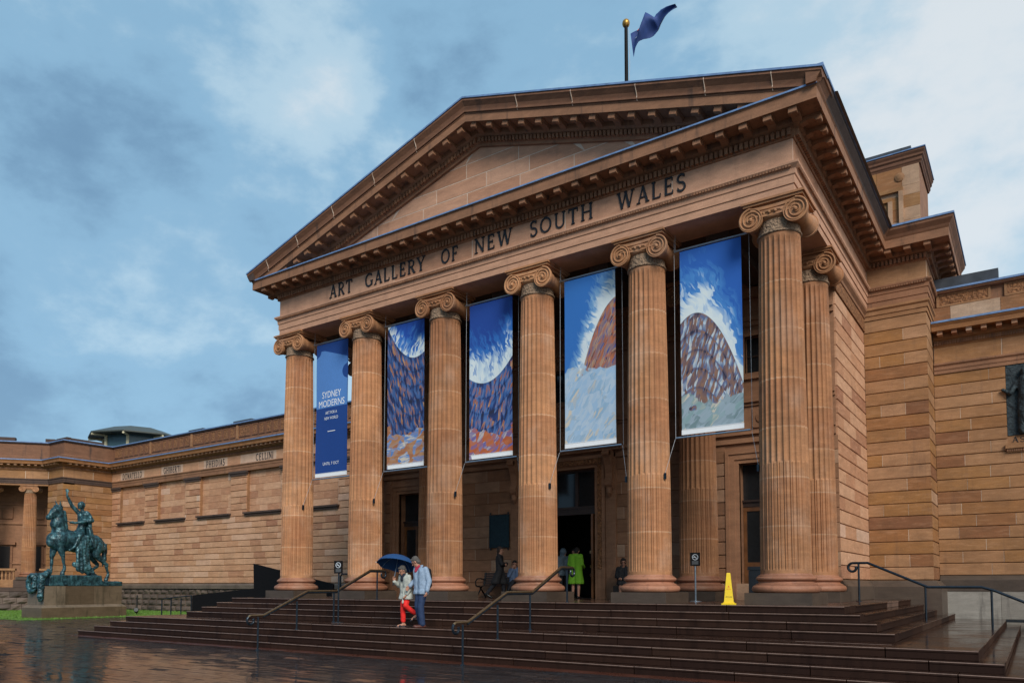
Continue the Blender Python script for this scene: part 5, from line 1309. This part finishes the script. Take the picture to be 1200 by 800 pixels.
def person(label, loc, rz, J, wear, sk=skin, hair=hair_dark, hairstyle='short', face=(0, -1, 0), scale=1.0, group=None, hands=None, shoe=None, bare_legs=False, backp=None):
    t = thing('person', label, 'person', loc, rz, group); t.scale = (scale,) * 3
    q = dict(STAND); q.update(J); q = {k: Vector(v_) for k, v_ in q.items()}
    f = Vector(face).normalized(); h = q['hea']; up = (h - q['nec']).normalized(); sd = f.cross(up).normalized(); f = up.cross(sd).normalized()
    def hp(x, y, z): return h + sd * x + f * y + up * z          # head frame: side, forward, up
    rot = Matrix((sd, f, up)).transposed().to_quaternion()
    b = [('e', hp(0, -.005, .045), (.074, .093, .095), rot), ('e', hp(0, .022, -.035), (.054, .066, .072), rot),
         (hp(0, .088, .03), hp(0, .112, -.008), .010, .016), (hp(-.018, .086, -.052), hp(.018, .086, -.052), .011, .011), (hp(-.03, .078, .05), hp(.03, .078, .05), .016, .016),
         (hp(0, .07, -.092), hp(0, .07, -.088), .022, .022), (hp(-.076, -.005, .03), hp(-.078, -.012, -.005), .016, .012), (hp(.076, -.005, .03), hp(.078, -.012, -.005), .016, .012),
         (q['nec'] - Vector((0, 0, .05)), hp(0, -.01, -.03), .058, .050)]
    pl_, ch = q['pel'], q['che']
    for s, S_ in ((1, 'l'), (-1, 'r')):
        sh, el, wr = q['s' + S_], q['e' + S_], q['w' + S_]; hi, kn, an = q['h' + S_], q['k' + S_], q['a' + S_]
        b += [(lerp(ch, sh, .55), lerp(pl_, hi, .9), .105, .105), (q['nec'] - Vector((0, 0, .06)), sh, .055, .055), (sh, el, .052, .040), (el, wr, .040, .026), (hi, kn, .082, .055), (kn, lerp(kn, an, .35), .053, .054), (lerp(kn, an, .35), an, .054, .036)]
        fd = Vector((0, -1, 0)) if 'f' + S_ not in q else q['f' + S_]
        b += [(an + Vector((0, 0, -.03)), an + fd.normalized() * .15 + Vector((0, 0, -.055)), .036, .028), (an + Vector((0, 0, -.04)) - fd.normalized() * .045, an, .034, .036)]
        hd = (hands or {}).get(S_, ((wr - el), Vector((-s, -.3, 0))))
        b += hand(wr, hd[0], hd[1])
    body = blob('body', b, sk, t, .0085, 3)
    for s in (-1, 1): e_ = MB(); ellip(e_, hp(s * .031, .086, .022), (.011, .009, .009)); e_.build('eye', eye_m, body, smooth='all')
    if hairstyle == 'short': H = [('e', hp(0, -.022, .066), (.084, .094, .092), rot), ('e', hp(0, -.055, .0), (.074, .058, .085), rot), (hp(-.05, .058, .108), hp(.05, .058, .108), .025, .025)]
    elif hairstyle == 'bob': H = [('e', hp(0, -.028, .066), (.088, .095, .094), rot), ('e', hp(0, -.058, -.01), (.078, .06, .085), rot), (hp(-.074, -.02, .05), hp(-.074, -.02, -.03), .026, .022), (hp(.074, -.02, .05), hp(.074, -.02, -.03), .026, .022), (hp(-.05, .06, .105), hp(.05, .06, .105), .028, .028)]
    else: H = None
    if H: blob('hair', H, hair, t, .010, 3, lambda co: .006 * math.sin(co.x * 160) * math.sin(co.z * 110))
    for wname, mat, kind, ex in wear:
        c_ = []
        def sleeves(r0, r1, r2, stop=.93):
            for S_ in 'lr':
                sh, el, wr = q['s' + S_], q['e' + S_], q['w' + S_]
                c_.extend([(sh, el, r0, r1), (el, lerp(el, wr, stop), r1, r2), (q['nec'] - Vector((0, 0, .055)), sh, .066, r0)])
        if kind == 'jacket':
            lo = ex.get('low', .80); g_ = ex.get('g', 1.0)
            for S_ in 'lr':
                sh, hi = q['s' + S_], q['h' + S_]
                c_ += [(lerp(ch, sh, .55), lerp(pl_, hi, .95), .125 * g_, .128 * g_)]
                hem = lerp(q['h' + S_], q['k' + S_], ex.get('hem', .3)); hem.x += .012 * (1 if S_ == 'l' else -1)
                c_ += [(lerp(pl_, hi, .95), hem, .125 * g_, ex.get('hemr', .135))]
            sleeves(.070 * g_, .062 * g_, .052 * g_)
            if ex.get('collar'): 
                for k in range(-4, 5):
                    a = k * .36; c_.append((q['nec'] + Vector((.075 * math.sin(a), .065 * math.cos(a), -.04)), q['nec'] + Vector((.088 * math.sin(a), .08 * math.cos(a), .045)), .022, .016))
        elif kind == 'trousers':
            for S_ in 'lr':
                hi, kn, an = q['h' + S_], q['k' + S_], q['a' + S_]
                c_ += [(lerp(pl_, hi, .6) + Vector((0, 0, .05)), hi, .115, .108), (hi, kn, .102, ex.get('kr', .074)), (kn, lerp(kn, an, ex.get('stop', .95)), ex.get('kr', .074), ex.get('ar', .062))]
        elif kind == 'skirt':
            for S_ in 'lr':
                hi, kn = q['h' + S_], q['k' + S_]; c_ += [(pl_, hi, .13, .125), (hi, lerp(hi, kn, ex.get('to', 1.0)), .12, ex.get('r', .11)), (lerp(q['hl'], q['hr'], .5), lerp(q['kl'], q['kr'], .5) * ex.get('to', 1.0) + lerp(q['hl'], q['hr'], .5) * (1 - ex.get('to', 1.0)), .12, .10)]
        elif kind == 'hood':
            c_ += [('e', hp(0, -.02, .03), (.118, .13, .145), rot), (hp(0, -.04, -.08), q['nec'] - Vector((0, -.02, .06)), .10, .13)]
        elif kind == 'shoes':
            for S_ in 'lr':
                an = q['a' + S_]; fd = (Vector((0, -1, 0)) if 'f' + S_ not in q else q['f' + S_]).normalized()
                c_ += [(an + Vector((0, 0, -.042)) - fd * .05, an + fd * .08 + Vector((0, 0, -.05)), .046, .042), (an + fd * .08 + Vector((0, 0, -.05)), an + fd * .17 + Vector((0, 0, -.056)), .042, .034)]
                if not ex.get('low'): c_.append((an + Vector((0, 0, -.03)), an + Vector((0, 0, .02)), .048, .046))
        elif kind == 'sandals':
            for S_ in 'lr':
                an = q['a' + S_]; fd = (Vector((0, -1, 0)) if 'f' + S_ not in q else q['f' + S_]).normalized()
                c_ += [(an + Vector((0, 0, -.078)) - fd * .05, an + fd * .19 + Vector((0, 0, -.078)), .022, .022)]
                sd_ = fd.cross(Vector((0, 0, 1))) * .04
                c_ += [(an + fd * .10 + sd_ + Vector((0, 0, -.06)), an + fd * .10 - sd_ + Vector((0, 0, -.06)), .034, .034)]
        elif kind == 'prims': c_ = ex['p'](q, hp)
        cv = ex.get('vox', .0125); zm = None
        if kind == 'jacket': zm = lerp(q['hl'], q['kl'], ex.get('hem', .3)).z - .045
        elif kind == 'skirt': zm = None
        blob(wname, c_, mat, t, cv, 3, None if kind in ('shoes', 'sandals') else (lambda co: .0035 * math.sin(co.z * 23 + co.x * 31 + 2 * math.sin(co.y * 9)) * math.sin(co.x * 11 - co.y * 17 + co.z * 13 + 1.5 * math.sin(co.z * 7))), zm)
    return t, q, hp

# the couple coming down the steps under the umbrella
J1 = dict(pel=(0, 0, .93), che=(.01, -.05, 1.22), nec=(.03, -.10, 1.40), hea=(.035, -.16, 1.50), sl=(.19, -.07, 1.34), sr=(-.16, -.07, 1.36), el=(.22, -.03, 1.07), wl=(.20, -.14, .88), er=(-.25, -.08, 1.11), wr=(-.20, -.27, 1.22),
          hl=(.08, 0, .90), hr=(-.08, 0, .90), kl=(.12, -.12, .57), al=(.17, .20, .33), kr=(-.08, -.06, .47), ar=(-.10, -.03, .085), fr=(-.35, -1, -.05), fl=(-.1, -1, -.55))
m_cream_coat = cloth_mat('pale_raincoat_cloth', (.40, .42, .38)); m_redc = cloth_mat('red_trouser_cloth', (.72, .018, .014), .1); m_bluejk = cloth_mat('pale_blue_jacket_cloth', (.23, .31, .42)); m_jean = cloth_mat('navy_denim', (.012, .03, .085)); m_shoe = plain('brown_leather', (.09, .03, .022), .4); m_sandal = plain('dark_sandal', (.02, .02, .03), .5)
m_scarf = cloth_mat('dark_scarf', (.012, .015, .03)); m_redshirt = cloth_mat('red_shirt', (.35, .02, .05))
wom, q, hp = person('person in pale raincoat and red trousers holding up a blue umbrella on the steps', (0.02, -3.72, -.636), R(-12), J1,
    [('raincoat', m_cream_coat, 'jacket', dict(hem=.34, hemr=.15, collar=True)), ('trousers', m_redc, 'trousers', dict(stop=.80, ar=.066)), ('sandal_pair', m_sandal, 'sandals', {}),
     ('scarf', m_scarf, 'prims', dict(p=lambda q, hp: [(q['nec'] + Vector((-.04, -.05, -.0)), q['nec'] + Vector((0, -.07, -.12)), .045, .05), (q['nec'] + Vector((.05, -.04, .0)), q['nec'] + Vector((0, -.07, -.12)), .045, .05)])),
     ('coat_belt', m_cream_coat, 'prims', dict(p=lambda q, hp: [(q['pel'] + Vector((-.14, -.06, .12)), q['pel'] + Vector((-.30, .0, -.10)), .022, .026), (q['pel'] + Vector((.08, -.14, .10)), q['pel'] + Vector((.10, -.20, -.28)), .022, .028)]))],
    hair=hair_grey, hairstyle='short', face=(-.25, -1, -.55), hands={'r': (Vector((.1, -.35, 1)), Vector((1, -.2, 0)))}, scale=.97)
man, q2, hp2 = person('person in pale blue jacket and navy jeans walking down the steps beside the umbrella', (.66, -3.86, -.636), R(-14), dict(
    che=(-.03, -.01, 1.27), nec=(-.06, -.03, 1.46), hea=(-.11, -.09, 1.575), sl=(.16, .0, 1.40), sr=(-.21, -.01, 1.42), el=(.27, .03, 1.12), wl=(.29, -.05, .88), er=(-.27, .02, 1.16), wr=(-.33, -.12, 1.0),
    kl=(.07, -.08, .50), al=(.08, -.03, .085), kr=(-.08, -.05, .50), ar=(-.09, .06, .085), fr=(-.5, -1, 0), fl=(-.2, -1, 0)),
    [('jacket', m_bluejk, 'jacket', dict(hem=.16, hemr=.142, g=1.06, collar=True)), ('jeans', m_jean, 'trousers', dict(kr=.085, ar=.078, stop=.97)), ('shoe_pair', m_shoe, 'shoes', {}),
     ('shirt_collar', m_redshirt, 'prims', dict(p=lambda q, hp: [(q['nec'] + Vector((-.05, -.04, .02)), q['nec'] + Vector((-.02, -.09, -.10)), .035, .035), (q['nec'] + Vector((.04, -.04, .02)), q['nec'] + Vector((-.02, -.09, -.10)), .035, .035)])),
     ('backpack', m_black, 'prims', dict(p=lambda q, hp: [(q['che'] + Vector((-.07, .16, .08)), q['che'] + Vector((-.07, .16, -.24)), .10, .11), (q['che'] + Vector((.07, .16, .08)), q['che'] + Vector((.07, .16, -.24)), .10, .11), (q['sl'] + Vector((-.04, -.04, .06)), q['che'] + Vector((.19, -.02, -.05)), .025, .025), (q['che'] + Vector((.19, -.02, -.05)), q['che'] + Vector((.17, .12, -.2)), .025, .025)]))],
    hair=hair_grey, face=(-.8, -.6, -.45), scale=1.06)
# umbrella
t = thing('umbrella', 'dark blue open umbrella held over the person in the pale raincoat', 'umbrella', (-.23, -3.95, .53)); t.rotation_euler = (R(-19), R(-5), 0)
m_umb = cloth_mat('blue_umbrella_cloth', (.005, .05, .16), .12)
mb = MB(); ns, nr = 8, 7; vs = []
for j in range(nr + 1):
    f = j / nr; 
    for k in range(ns * 4):
        a = 2 * math.pi * k / (ns * 4); sc_ = abs((k % 4) / 4 * 2 - 1) if k % 4 else 1; pinch = 1 - .07 * f * (1 - sc_)
        r = .54 * math.sin(f * 1.25) / math.sin(1.25) * pinch; z = .74 - .27 * (1 - math.cos(f * 1.25)) / (1 - math.cos(1.25)) + .012 * f * (1 - sc_)
        vs.append((r * math.cos(a), r * math.sin(a), z))
n = ns * 4; fs = [(j * n + k, j * n + (k + 1) % n, (j + 1) * n + (k + 1) % n, (j + 1) * n + k) for j in range(nr) for k in range(n)]
mb.add(vs, fs); mb.add([(x, y, z - .006) for x, y, z in vs], [f[::-1] for f in fs]); mb.build('canopy', m_umb, t, smooth='all', fix=False)
for k in range(8):
    a = 2 * math.pi * k / 8; mb = MB(); mb.tube([(0, 0, .728)] + [(.54 * math.sin(f * 1.25) / math.sin(1.25) * math.cos(a), .54 * math.sin(f * 1.25) / math.sin(1.25) * math.sin(a), .730 - .27 * (1 - math.cos(f * 1.25)) / (1 - math.cos(1.25))) for f in (.25, .5, .75, 1)], .005, 5); mb.build('rib', m_steel, t)
mb = MB(); mb.tube([(0, 0, 0), (0, 0, .78)], .009, 8); mb.build('shaft', m_steel, t)
mb = MB(); mb.tube([(0, 0, -.09), (0, 0, .03)], .017, 8); mb.build('handle', m_black, t); mb = MB(); mb.tube([(0, 0, .73), (0, 0, .79)], [.014, .006], 8); mb.build('ferrule', m_black, t)

# people in the porch
m_blackcoat = cloth_mat('black_coat_cloth', (.008, .008, .010)); m_blueshirt = cloth_mat('blue_shirt_cloth', (.12, .18, .30)); m_darktr = cloth_mat('dark_trousers_cloth', (.01, .011, .016)); m_green = cloth_mat('lime_raincoat_cloth', (.14, .36, .012), .1); m_greyh = cloth_mat('grey_hoodie_cloth', (.10, .14, .17)); m_tights = cloth_mat('tan_tights', (.16, .095, .07)); m_blackshoe = plain('black_leather', (.01, .01, .01), .3)
person('person in long black coat standing with folded arms beside the bench', (-1.75, 3.05, 0), R(118), dict(er=(-.24, -.10, 1.14), wr=(.04, -.24, 1.17), el=(.24, -.08, 1.12), wl=(-.06, -.23, 1.12), kl=(.09, -.10, .50), al=(.08, -.14, .085), kr=(-.09, .14, .52), ar=(-.10, .42, .16), fr=(0, -1, -.5)),
    [('coat', m_blackcoat, 'jacket', dict(hem=.95, hemr=.16, collar=True)), ('trousers', m_darktr, 'trousers', {}), ('shoe_pair', m_blackshoe, 'shoes', {})], hair=hair_brown, hairstyle='bob', hands={'l': (Vector((-1, -.1, .1)), Vector((0, 1, 0))), 'r': (Vector((1, 0, 0)), Vector((0, 1, 0)))}, scale=1.03)
SIT = dict(pel=(0, 0, .52), che=(0, -.03, .86), nec=(0, -.06, 1.05), hea=(0, -.09, 1.18), sl=(.17, -.04, .99), sr=(-.17, -.04, .99), el=(.22, -.08, .73), er=(-.22, -.08, .73), wl=(.10, -.26, .66), wr=(-.10, -.26, .66), hl=(.09, -.02, .50), hr=(-.09, -.02, .50), kl=(.10, -.44, .50), kr=(-.10, -.44, .50), al=(.10, -.40, .085), ar=(-.10, -.40, .085))
j = dict(SIT); j.update(er=(-.20, -.22, .78), wr=(-.05, -.22, 1.02), kl=(.02, -.46, .58), al=(-.14, -.52, .30), fl=(-.3, -1, -.3))
person('person in blue shirt sitting on the bench with crossed legs, hand raised to chin', (-1.55, 3.72, 0), R(22), j,
    [('shirt', m_blueshirt, 'jacket', dict(hem=.12, hemr=.12, g=.98, collar=True)), ('trousers', m_darktr, 'trousers', {}), ('shoe_pair', m_blackshoe, 'shoes', {})], hair=hair_dark, hairstyle='short', hands={'r': (Vector((.2, -.1, 1)), Vector((.3, 1, 0)))}, face=(.1, -1, -.2))
j = dict(SIT); j.update(wl=(-.02, -.25, .68), wr=(.02, -.27, .66), kl=(.07, -.44, .50), kr=(-.10, -.44, .50))
person('person in black jacket and skirt sitting against the wall right of the main doorway', (2.60, 3.86, 0), R(25), j,
    [('jacket', m_blackcoat, 'jacket', dict(hem=.1, hemr=.13, collar=True)), ('skirt', m_blackcoat, 'skirt', dict(to=.92, r=.10)), ('shoe_pair', m_blackshoe, 'shoes', dict(low=True))], hair=hair_dark, hairstyle='bob', sk=skin_dark, face=(.05, -1, -.1), hands={'l': (Vector((-1, -.3, -.1)), Vector((0, 1, -1))), 'r': (Vector((1, -.2, 0)), Vector((0, 1, -1)))})
mb = MB(); mb.box(2.20, 3.4, 3.9, 4.30, 0, .43, .4); sl_ = mb.build('wall_seat', m_plinth, back)
person('person in lime green raincoat seen from behind in the main doorway', (.72, 4.05, 0), R(188), dict(hea=(0, -.10, 1.56), nec=(0, -.03, 1.44), wl=(.20, -.24, 1.05), wr=(-.20, -.24, 1.05)),
    [('raincoat', m_green, 'jacket', dict(hem=.92, hemr=.17, g=1.1)), ('hood', m_green, 'prims', dict(p=lambda q, hp: [(q['nec'] + Vector((-.06, .06, -.02)), q['nec'] + Vector((.06, .06, -.02)), .085, .085)])), ('shoe_pair', m_blackshoe, 'shoes', dict(low=True))], hair=hair_dark, hairstyle='short', scale=1.02, face=(0, -1, -.35))
person('person in grey hooded top standing in the main doorway behind the column', (-.18, 4.75, 0), R(60), {}, [('hooded_top', m_greyh, 'jacket', dict(hem=.2)), ('hood', m_greyh, 'hood', {}), ('trousers', m_darktr, 'trousers', {}), ('shoe_pair', m_blackshoe, 'shoes', {})], hairstyle='none', face=(.4, -1, 0))
person('person in dark clothes in the main doorway between the grey hood and green raincoat', (.12, 5.0, 0), R(10), dict(wl=(.10, -.28, 1.02), wr=(-.10, -.28, 1.02)), [('top', m_blackcoat, 'jacket', dict(hem=.25)), ('trousers', m_darktr, 'trousers', {}), ('shoe_pair', m_blackshoe, 'shoes', {})], hair=hair_dark, hairstyle='bob')
person('person in black standing inside the main doorway right of the green raincoat', (.72, 5.6, 0), R(-10), {}, [('top', m_blackcoat, 'jacket', dict(hem=.3)), ('trousers', m_darktr, 'trousers', {}), ('shoe_pair', m_blackshoe, 'shoes', {})], hair=hair_dark, hairstyle='short')

# ================================================================== BRONZE RELIEF FIGURES (parts of the relief)
t = [o for o in col.objects if o.name == 'bronze_relief'][0]
for x in (-1.72, -.35, 1.0, 2.3):
    P_ = [('e', (x, -.16, 2.02), (.14, .12, .17)), ((x, -.1, 1.72), (x, -.10, 1.2), .22, .2), ((x - .2, -.1, 1.7), (x - .42, -.16, 1.35), .09, .07), ((x - .42, -.12, 1.35), (x - .62, -.12, 1.5), .07, .055), ((x + .2, -.1, 1.7), (x + .34, -.14, 1.25), .09, .07), ((x + .34, -.14, 1.25), (x + .1, -.2, 1.05), .07, .05), ((x - .08, -.09, 1.15), (x - .12, -.11, .12), .15, .12), ((x + .08, -.09, 1.15), (x + .12, -.1, .12), .15, .13), ((x, -.08, 1.1), (x, -.07, .5), .2, .22)]
    blob('relief_figure', P_, m_relief, t, .035, 2)

# ================================================================== EQUESTRIAN STATUE
SX, SY = -29.85, .35
t = thing('equestrian_statue', 'green bronze rider with raised arm on a standing horse, on a stepped stone plinth', 'statue', (SX, 2.4, G))
def sp(x0, x1, y0, y1, z0, z1): return (x0, x1, y0 - 2.4, y1 - 2.4, z0 - G, z1 - G)
mb = MB(); mb.box(*sp(-1.1, 1.1, .25, 4.75, G, -.72)); mb.prism([(-1.1, -2.15, -.72 - G), (1.1, -2.15, -.72 - G), (.95, -2.0, -.58 - G), (-.95, -2.0, -.58 - G)], (0, 0, 0), (0, 0, 0))
ring = [(-1.1, -2.15), (1.1, -2.15), (1.1, 2.35), (-1.1, 2.35)]; r2 = [(-.93, -1.98), (.93, -1.98), (.93, 2.18), (-.93, 2.18)]
mb.f = mb.f[:6]; mb.v = mb.v[:8]; mb.t = mb.t[:8]
mb.add([(x, y, -.72 - G) for x, y in ring] + [(x, y, -.58 - G) for x, y in r2], [(0, 1, 5, 4), (1, 2, 6, 5), (2, 3, 7, 6), (3, 0, 4, 7), (4, 5, 6, 7)], .9)
pl0 = mb.build('plinth', m_statue_stone, t)
for (y0, y1, tt) in ((.44, 1.5, .85), (1.5, 3.0, .3), (3.0, 4.55, .6)):
    m = MB(); m.box(*sp(-.92, .92, y0 + .004, y1 - .004, -.585, .42), tt); m.build('plinth_stone', m_statue_stone, pl0)
V = lambda x, y, z: (x, y - 2.4, z - G)
base = [('b', sp(-.72, .72, .75, 3.55, .42, 1.0)), ('b', sp(-.72, .72, 3.5, 4.72, .42, .68)), (V(0, 3.3, .9), V(.0, 3.75, .62), .32, .2)]
from mathutils import noise as mnoise
nzf = lambda co: .03 * mnoise.noise(co * 4) + .014 * mnoise.noise(co * 11)
blob('bronze_base', base, m_bronze, t, .045, 3, nzf)
# horse, facing -Y: barrel, neck, head, four jointed legs, tail
H = [(V(0, 1.55, 2.95), V(0, 2.5, 2.75), .55, .52), (V(0, 2.5, 2.75), V(0, 3.35, 2.80), .52, .50), (V(.0, 1.25, 2.95), V(0, 1.6, 2.85), .36, .48), (V(0, 1.15, 2.75), V(0, 1.7, 2.6), .28, .36),
     (V(0, 2.0, 3.32), V(0, 2.9, 3.10), .16, .22), (V(-.2, 3.3, 2.85), V(-.18, 3.6, 2.5), .30, .27), (V(.2, 3.3, 2.85), V(.18, 3.65, 2.5), .30, .27),
     (V(0, 1.55, 3.2), V(0, 1.42, 3.75), .40, .29), (V(0, 1.40, 3.75), V(0, 1.42, 4.45), .36, .25), (V(0, 1.78, 3.35), V(0, 1.70, 4.40), .20, .15),
     (V(.04, 1.40, 4.58), V(.12, 1.10, 4.36), .235, .19), (V(.12, 1.10, 4.36), V(.17, .90, 4.12), .175, .14), (V(.17, .90, 4.12), V(.18, .86, 4.06), .145, .14), (V(.05, 1.38, 4.36), V(.12, 1.15, 4.18), .20, .15),
     (V(-.12, 1.42, 4.72), V(-.16, 1.34, 5.02), .075, .025), (V(.16, 1.46, 4.72), V(.20, 1.42, 5.02), .075, .025), (V(0, 1.25, 4.74), V(0, 1.6, 4.70), .06, .07)]
for x, ky, hy, hz in ((-.24, 1.28, 1.22, 1.12), (.24, 1.62, 1.68, 1.12)):      # fore legs
    H += [(V(x * .9, 1.45, 2.7), V(x, ky, 2.05), .24, .13), (V(x, ky, 2.05), V(x, ky + .02, 1.95), .125, .105), (V(x, ky + .02, 1.95), V(x, hy + .06, 1.32), .085, .075), (V(x, hy + .06, 1.32), V(x, hy - .04, hz), .085, .10), (V(x, hy - .04, hz), V(x, hy - .06, hz - .06), .12, .125)]
for x, sy_, hk, hy, hz in ((.22, 3.42, 4.02, 4.12, .82), (-.22, 3.3, 3.72, 3.5, 1.12)):   # hind legs: stifle forward, hock back
    H += [(V(x, 3.5, 2.6), V(x, sy_, 2.12), .32, .19), (V(x, sy_, 2.12), V(x, hk, 1.62), .18, .105), (V(x, hk, 1.62), V(x, hk - .02, 1.5), .105, .09), (V(x, hk - .02, 1.5), V(x, hy, hz + .25), .078, .075), (V(x, hy, hz + .25), V(x, hy - .1, hz), .085, .10), (V(x, hy - .1, hz), V(x, hy - .12, hz - .06), .12, .125)]
H += [(V(0, 3.75, 2.95), V(0, 4.0, 2.7), .12, .12), (V(0, 4.0, 2.7), V(0, 3.98, 1.9), .14, .13), (V(0, 3.98, 1.9), V(0, 3.9, 1.55), .12, .05)]
blob('horse', H, m_bronze, t, .03, 3, nzf)
# rider turned towards the forecourt
Rr = [(V(0, 2.62, 3.38), V(.02, 2.72, 3.85), .24, .22), (V(-.08, 2.72, 3.9), V(-.16, 2.72, 4.35), .20, .19), (V(.1, 2.74, 3.9), V(.20, 2.78, 4.35), .20, .19), (V(-.2, 2.72, 4.45), V(.24, 2.82, 4.45), .13, .13),
      (V(0, 2.72, 4.5), V(0, 2.68, 4.66), .10, .09), ('e', V(0, 2.64, 4.88), (.175, .20, .225)), (V(0, 2.5, 4.86), V(0, 2.46, 4.82), .03, .035), (V(0, 2.55, 4.72), V(0, 2.52, 4.70), .07, .06),
      (V(-.26, 2.68, 4.42), V(-.34, 2.28, 4.86), .125, .10), (V(-.34, 2.28, 4.86), V(-.3, 2.02, 5.36), .10, .07), 
      (V(.30, 2.86, 4.40), V(.42, 3.05, 4.02), .13, .105), (V(.42, 3.0, 4.04), V(.24, 2.25, 3.86), .105, .075), (V(.24, 2.25, 3.86), V(.2, 2.08, 3.86), .08, .06),
      (V(.14, 2.6, 3.35), V(.48, 2.35, 3.12), .23, .17), (V(.48, 2.35, 3.12), V(.50, 2.12, 2.55), .15, .09), (V(.5, 2.12, 2.55), V(.50, 1.85, 2.36), .085, .06), (V(-.14, 2.6, 3.35), V(-.48, 2.35, 3.12), .23, .17), (V(-.48, 2.35, 3.12), V(-.50, 2.15, 2.5), .15, .09)]
for k in range(4): Rr.append((V(-.33 + .03 * k, 2.0, 5.38), V(-.34 + .03 * k, 1.96 + .01 * k, 5.52), .03, .025))
Rr.append((V(-.28, 2.05, 5.40), V(-.24, 1.98, 5.46), .03, .025))
for k in range(4): Rr.append((V(.24, 2.1, 3.84 + .03 * k), V(.2, 1.96, 3.82 + .03 * k), .03, .025))
blob('rider', Rr, m_bronze, t, .022, 3, lambda co: .018 * mnoise.noise(co * 7))
blob('palm_branch', [(V(-.3, 2.0, 5.3), V(-.3, 2.0, 5.74), .035, .03)] + [(V(-.3, 2.0, 5.5 + .05 * k), V(-.3 + .08 * (-1) ** k, 2.0 + .06 * (-1) ** k, 5.62 + .05 * k), .035, .015) for k in range(4)], m_bronze, t, .018, 2)
# hanging cloth and trophies against the flank, and a cloak behind the rider
blob('saddle_cloth', [(V(.42, 2.3 + .12 * k, 3.1), V(.60 - .02 * k, 2.28 + .14 * k, 1.3 - .05 * (k % 3)), .13, .10) for k in range(5)] + [(V(.40, 2.5, 3.0), V(.60, 2.7, 1.35), .13, .12), (V(.55, 2.75, 1.5), V(.62, 3.05, 1.15), .13, .09), (V(.5, 2.1, 1.6), V(.5, 2.9, 1.15), .10, .14)], m_bronze, t, .035, 2, lambda co: .075 * mnoise.noise(Vector((co.x * 5, co.y * 6, co.z * 2))) + .035 * mnoise.noise(co * 9))
blob('cloak', [(V(.15, 2.95, 4.35), V(.2, 3.05, 3.3), .12, .16), (V(-.15, 2.95, 4.35), V(-.2, 3.05, 3.3), .12, .16), (V(.3, 2.9, 3.6), V(.45, 3.2, 2.6), .12, .14)], m_bronze, t, .035, 2, lambda co: .06 * mnoise.noise(Vector((co.x * 8, co.y * 8, co.z * 2.5))))
blob('bridle', [(V(-.13, .95, 4.2), V(.2, .95, 4.24), .03, .03), (V(.2, .95, 4.22), V(.24, 1.4, 4.5), .028, .028), (V(.2, .98, 4.2), V(.28, 2.1, 3.84), .022, .022)], m_bronze, t, .016, 1)
W_ = []
for k in range(20):
    a = 2 * math.pi * k / 20; a2 = 2 * math.pi * (k + 1) / 20; W_.append((V(.12 + .36 * math.cos(a) - .3, .36 - .05, .55 + .42 * math.sin(a)), V(.12 + .36 * math.cos(a2) - .3, .31, .55 + .42 * math.sin(a2)), .12 + .03 * (k % 2), .12))
blob('wreath', W_ + [(V(-.5, .5, .95), V(.6, .6, 1.0), .14, .14)], m_bronze, t, .03, 1, lambda co: .06 * mnoise.noise(co * 9))
blob('hanging_trophy', [(V(.62, .75, 1.15), V(.80, .36, .85), .17, .17), (V(.80, .34, .85), V(.82, .30, -.1), .18, .14), (V(.82, .30, -.1), V(.82, .30, -.3), .16, .12)], m_bronze, t, .03, 1, lambda co: .05 * mnoise.noise(co * 10))
# garden spotlight beside the plinth
t = thing('garden_spotlight', 'small dark garden spotlight on the grass behind the statue plinth', 'spotlight', (-30.4, 6.3, G))
mb = MB(); mb.tube([(0, 0, 0), (0, 0, 1.15)], .035, 8); mb.build('post', m_black, t); mb = MB(); mb.tube([(.15, -.1, .18), (.35, -.25, .30)], [.10, .14], 10); mb.build('lamp_head', m_ramp, t); mb = MB(); mb.tube([(.352, -.252, .302), (.36, -.258, .306)], .12, 10); mb.build('lens', m_notice, t)
CTX.__exit__(None, None, None)
bpy.data.batch_remove([o.data for o in RAW] + RAW)
bpy.data.scenes.remove(TMP)
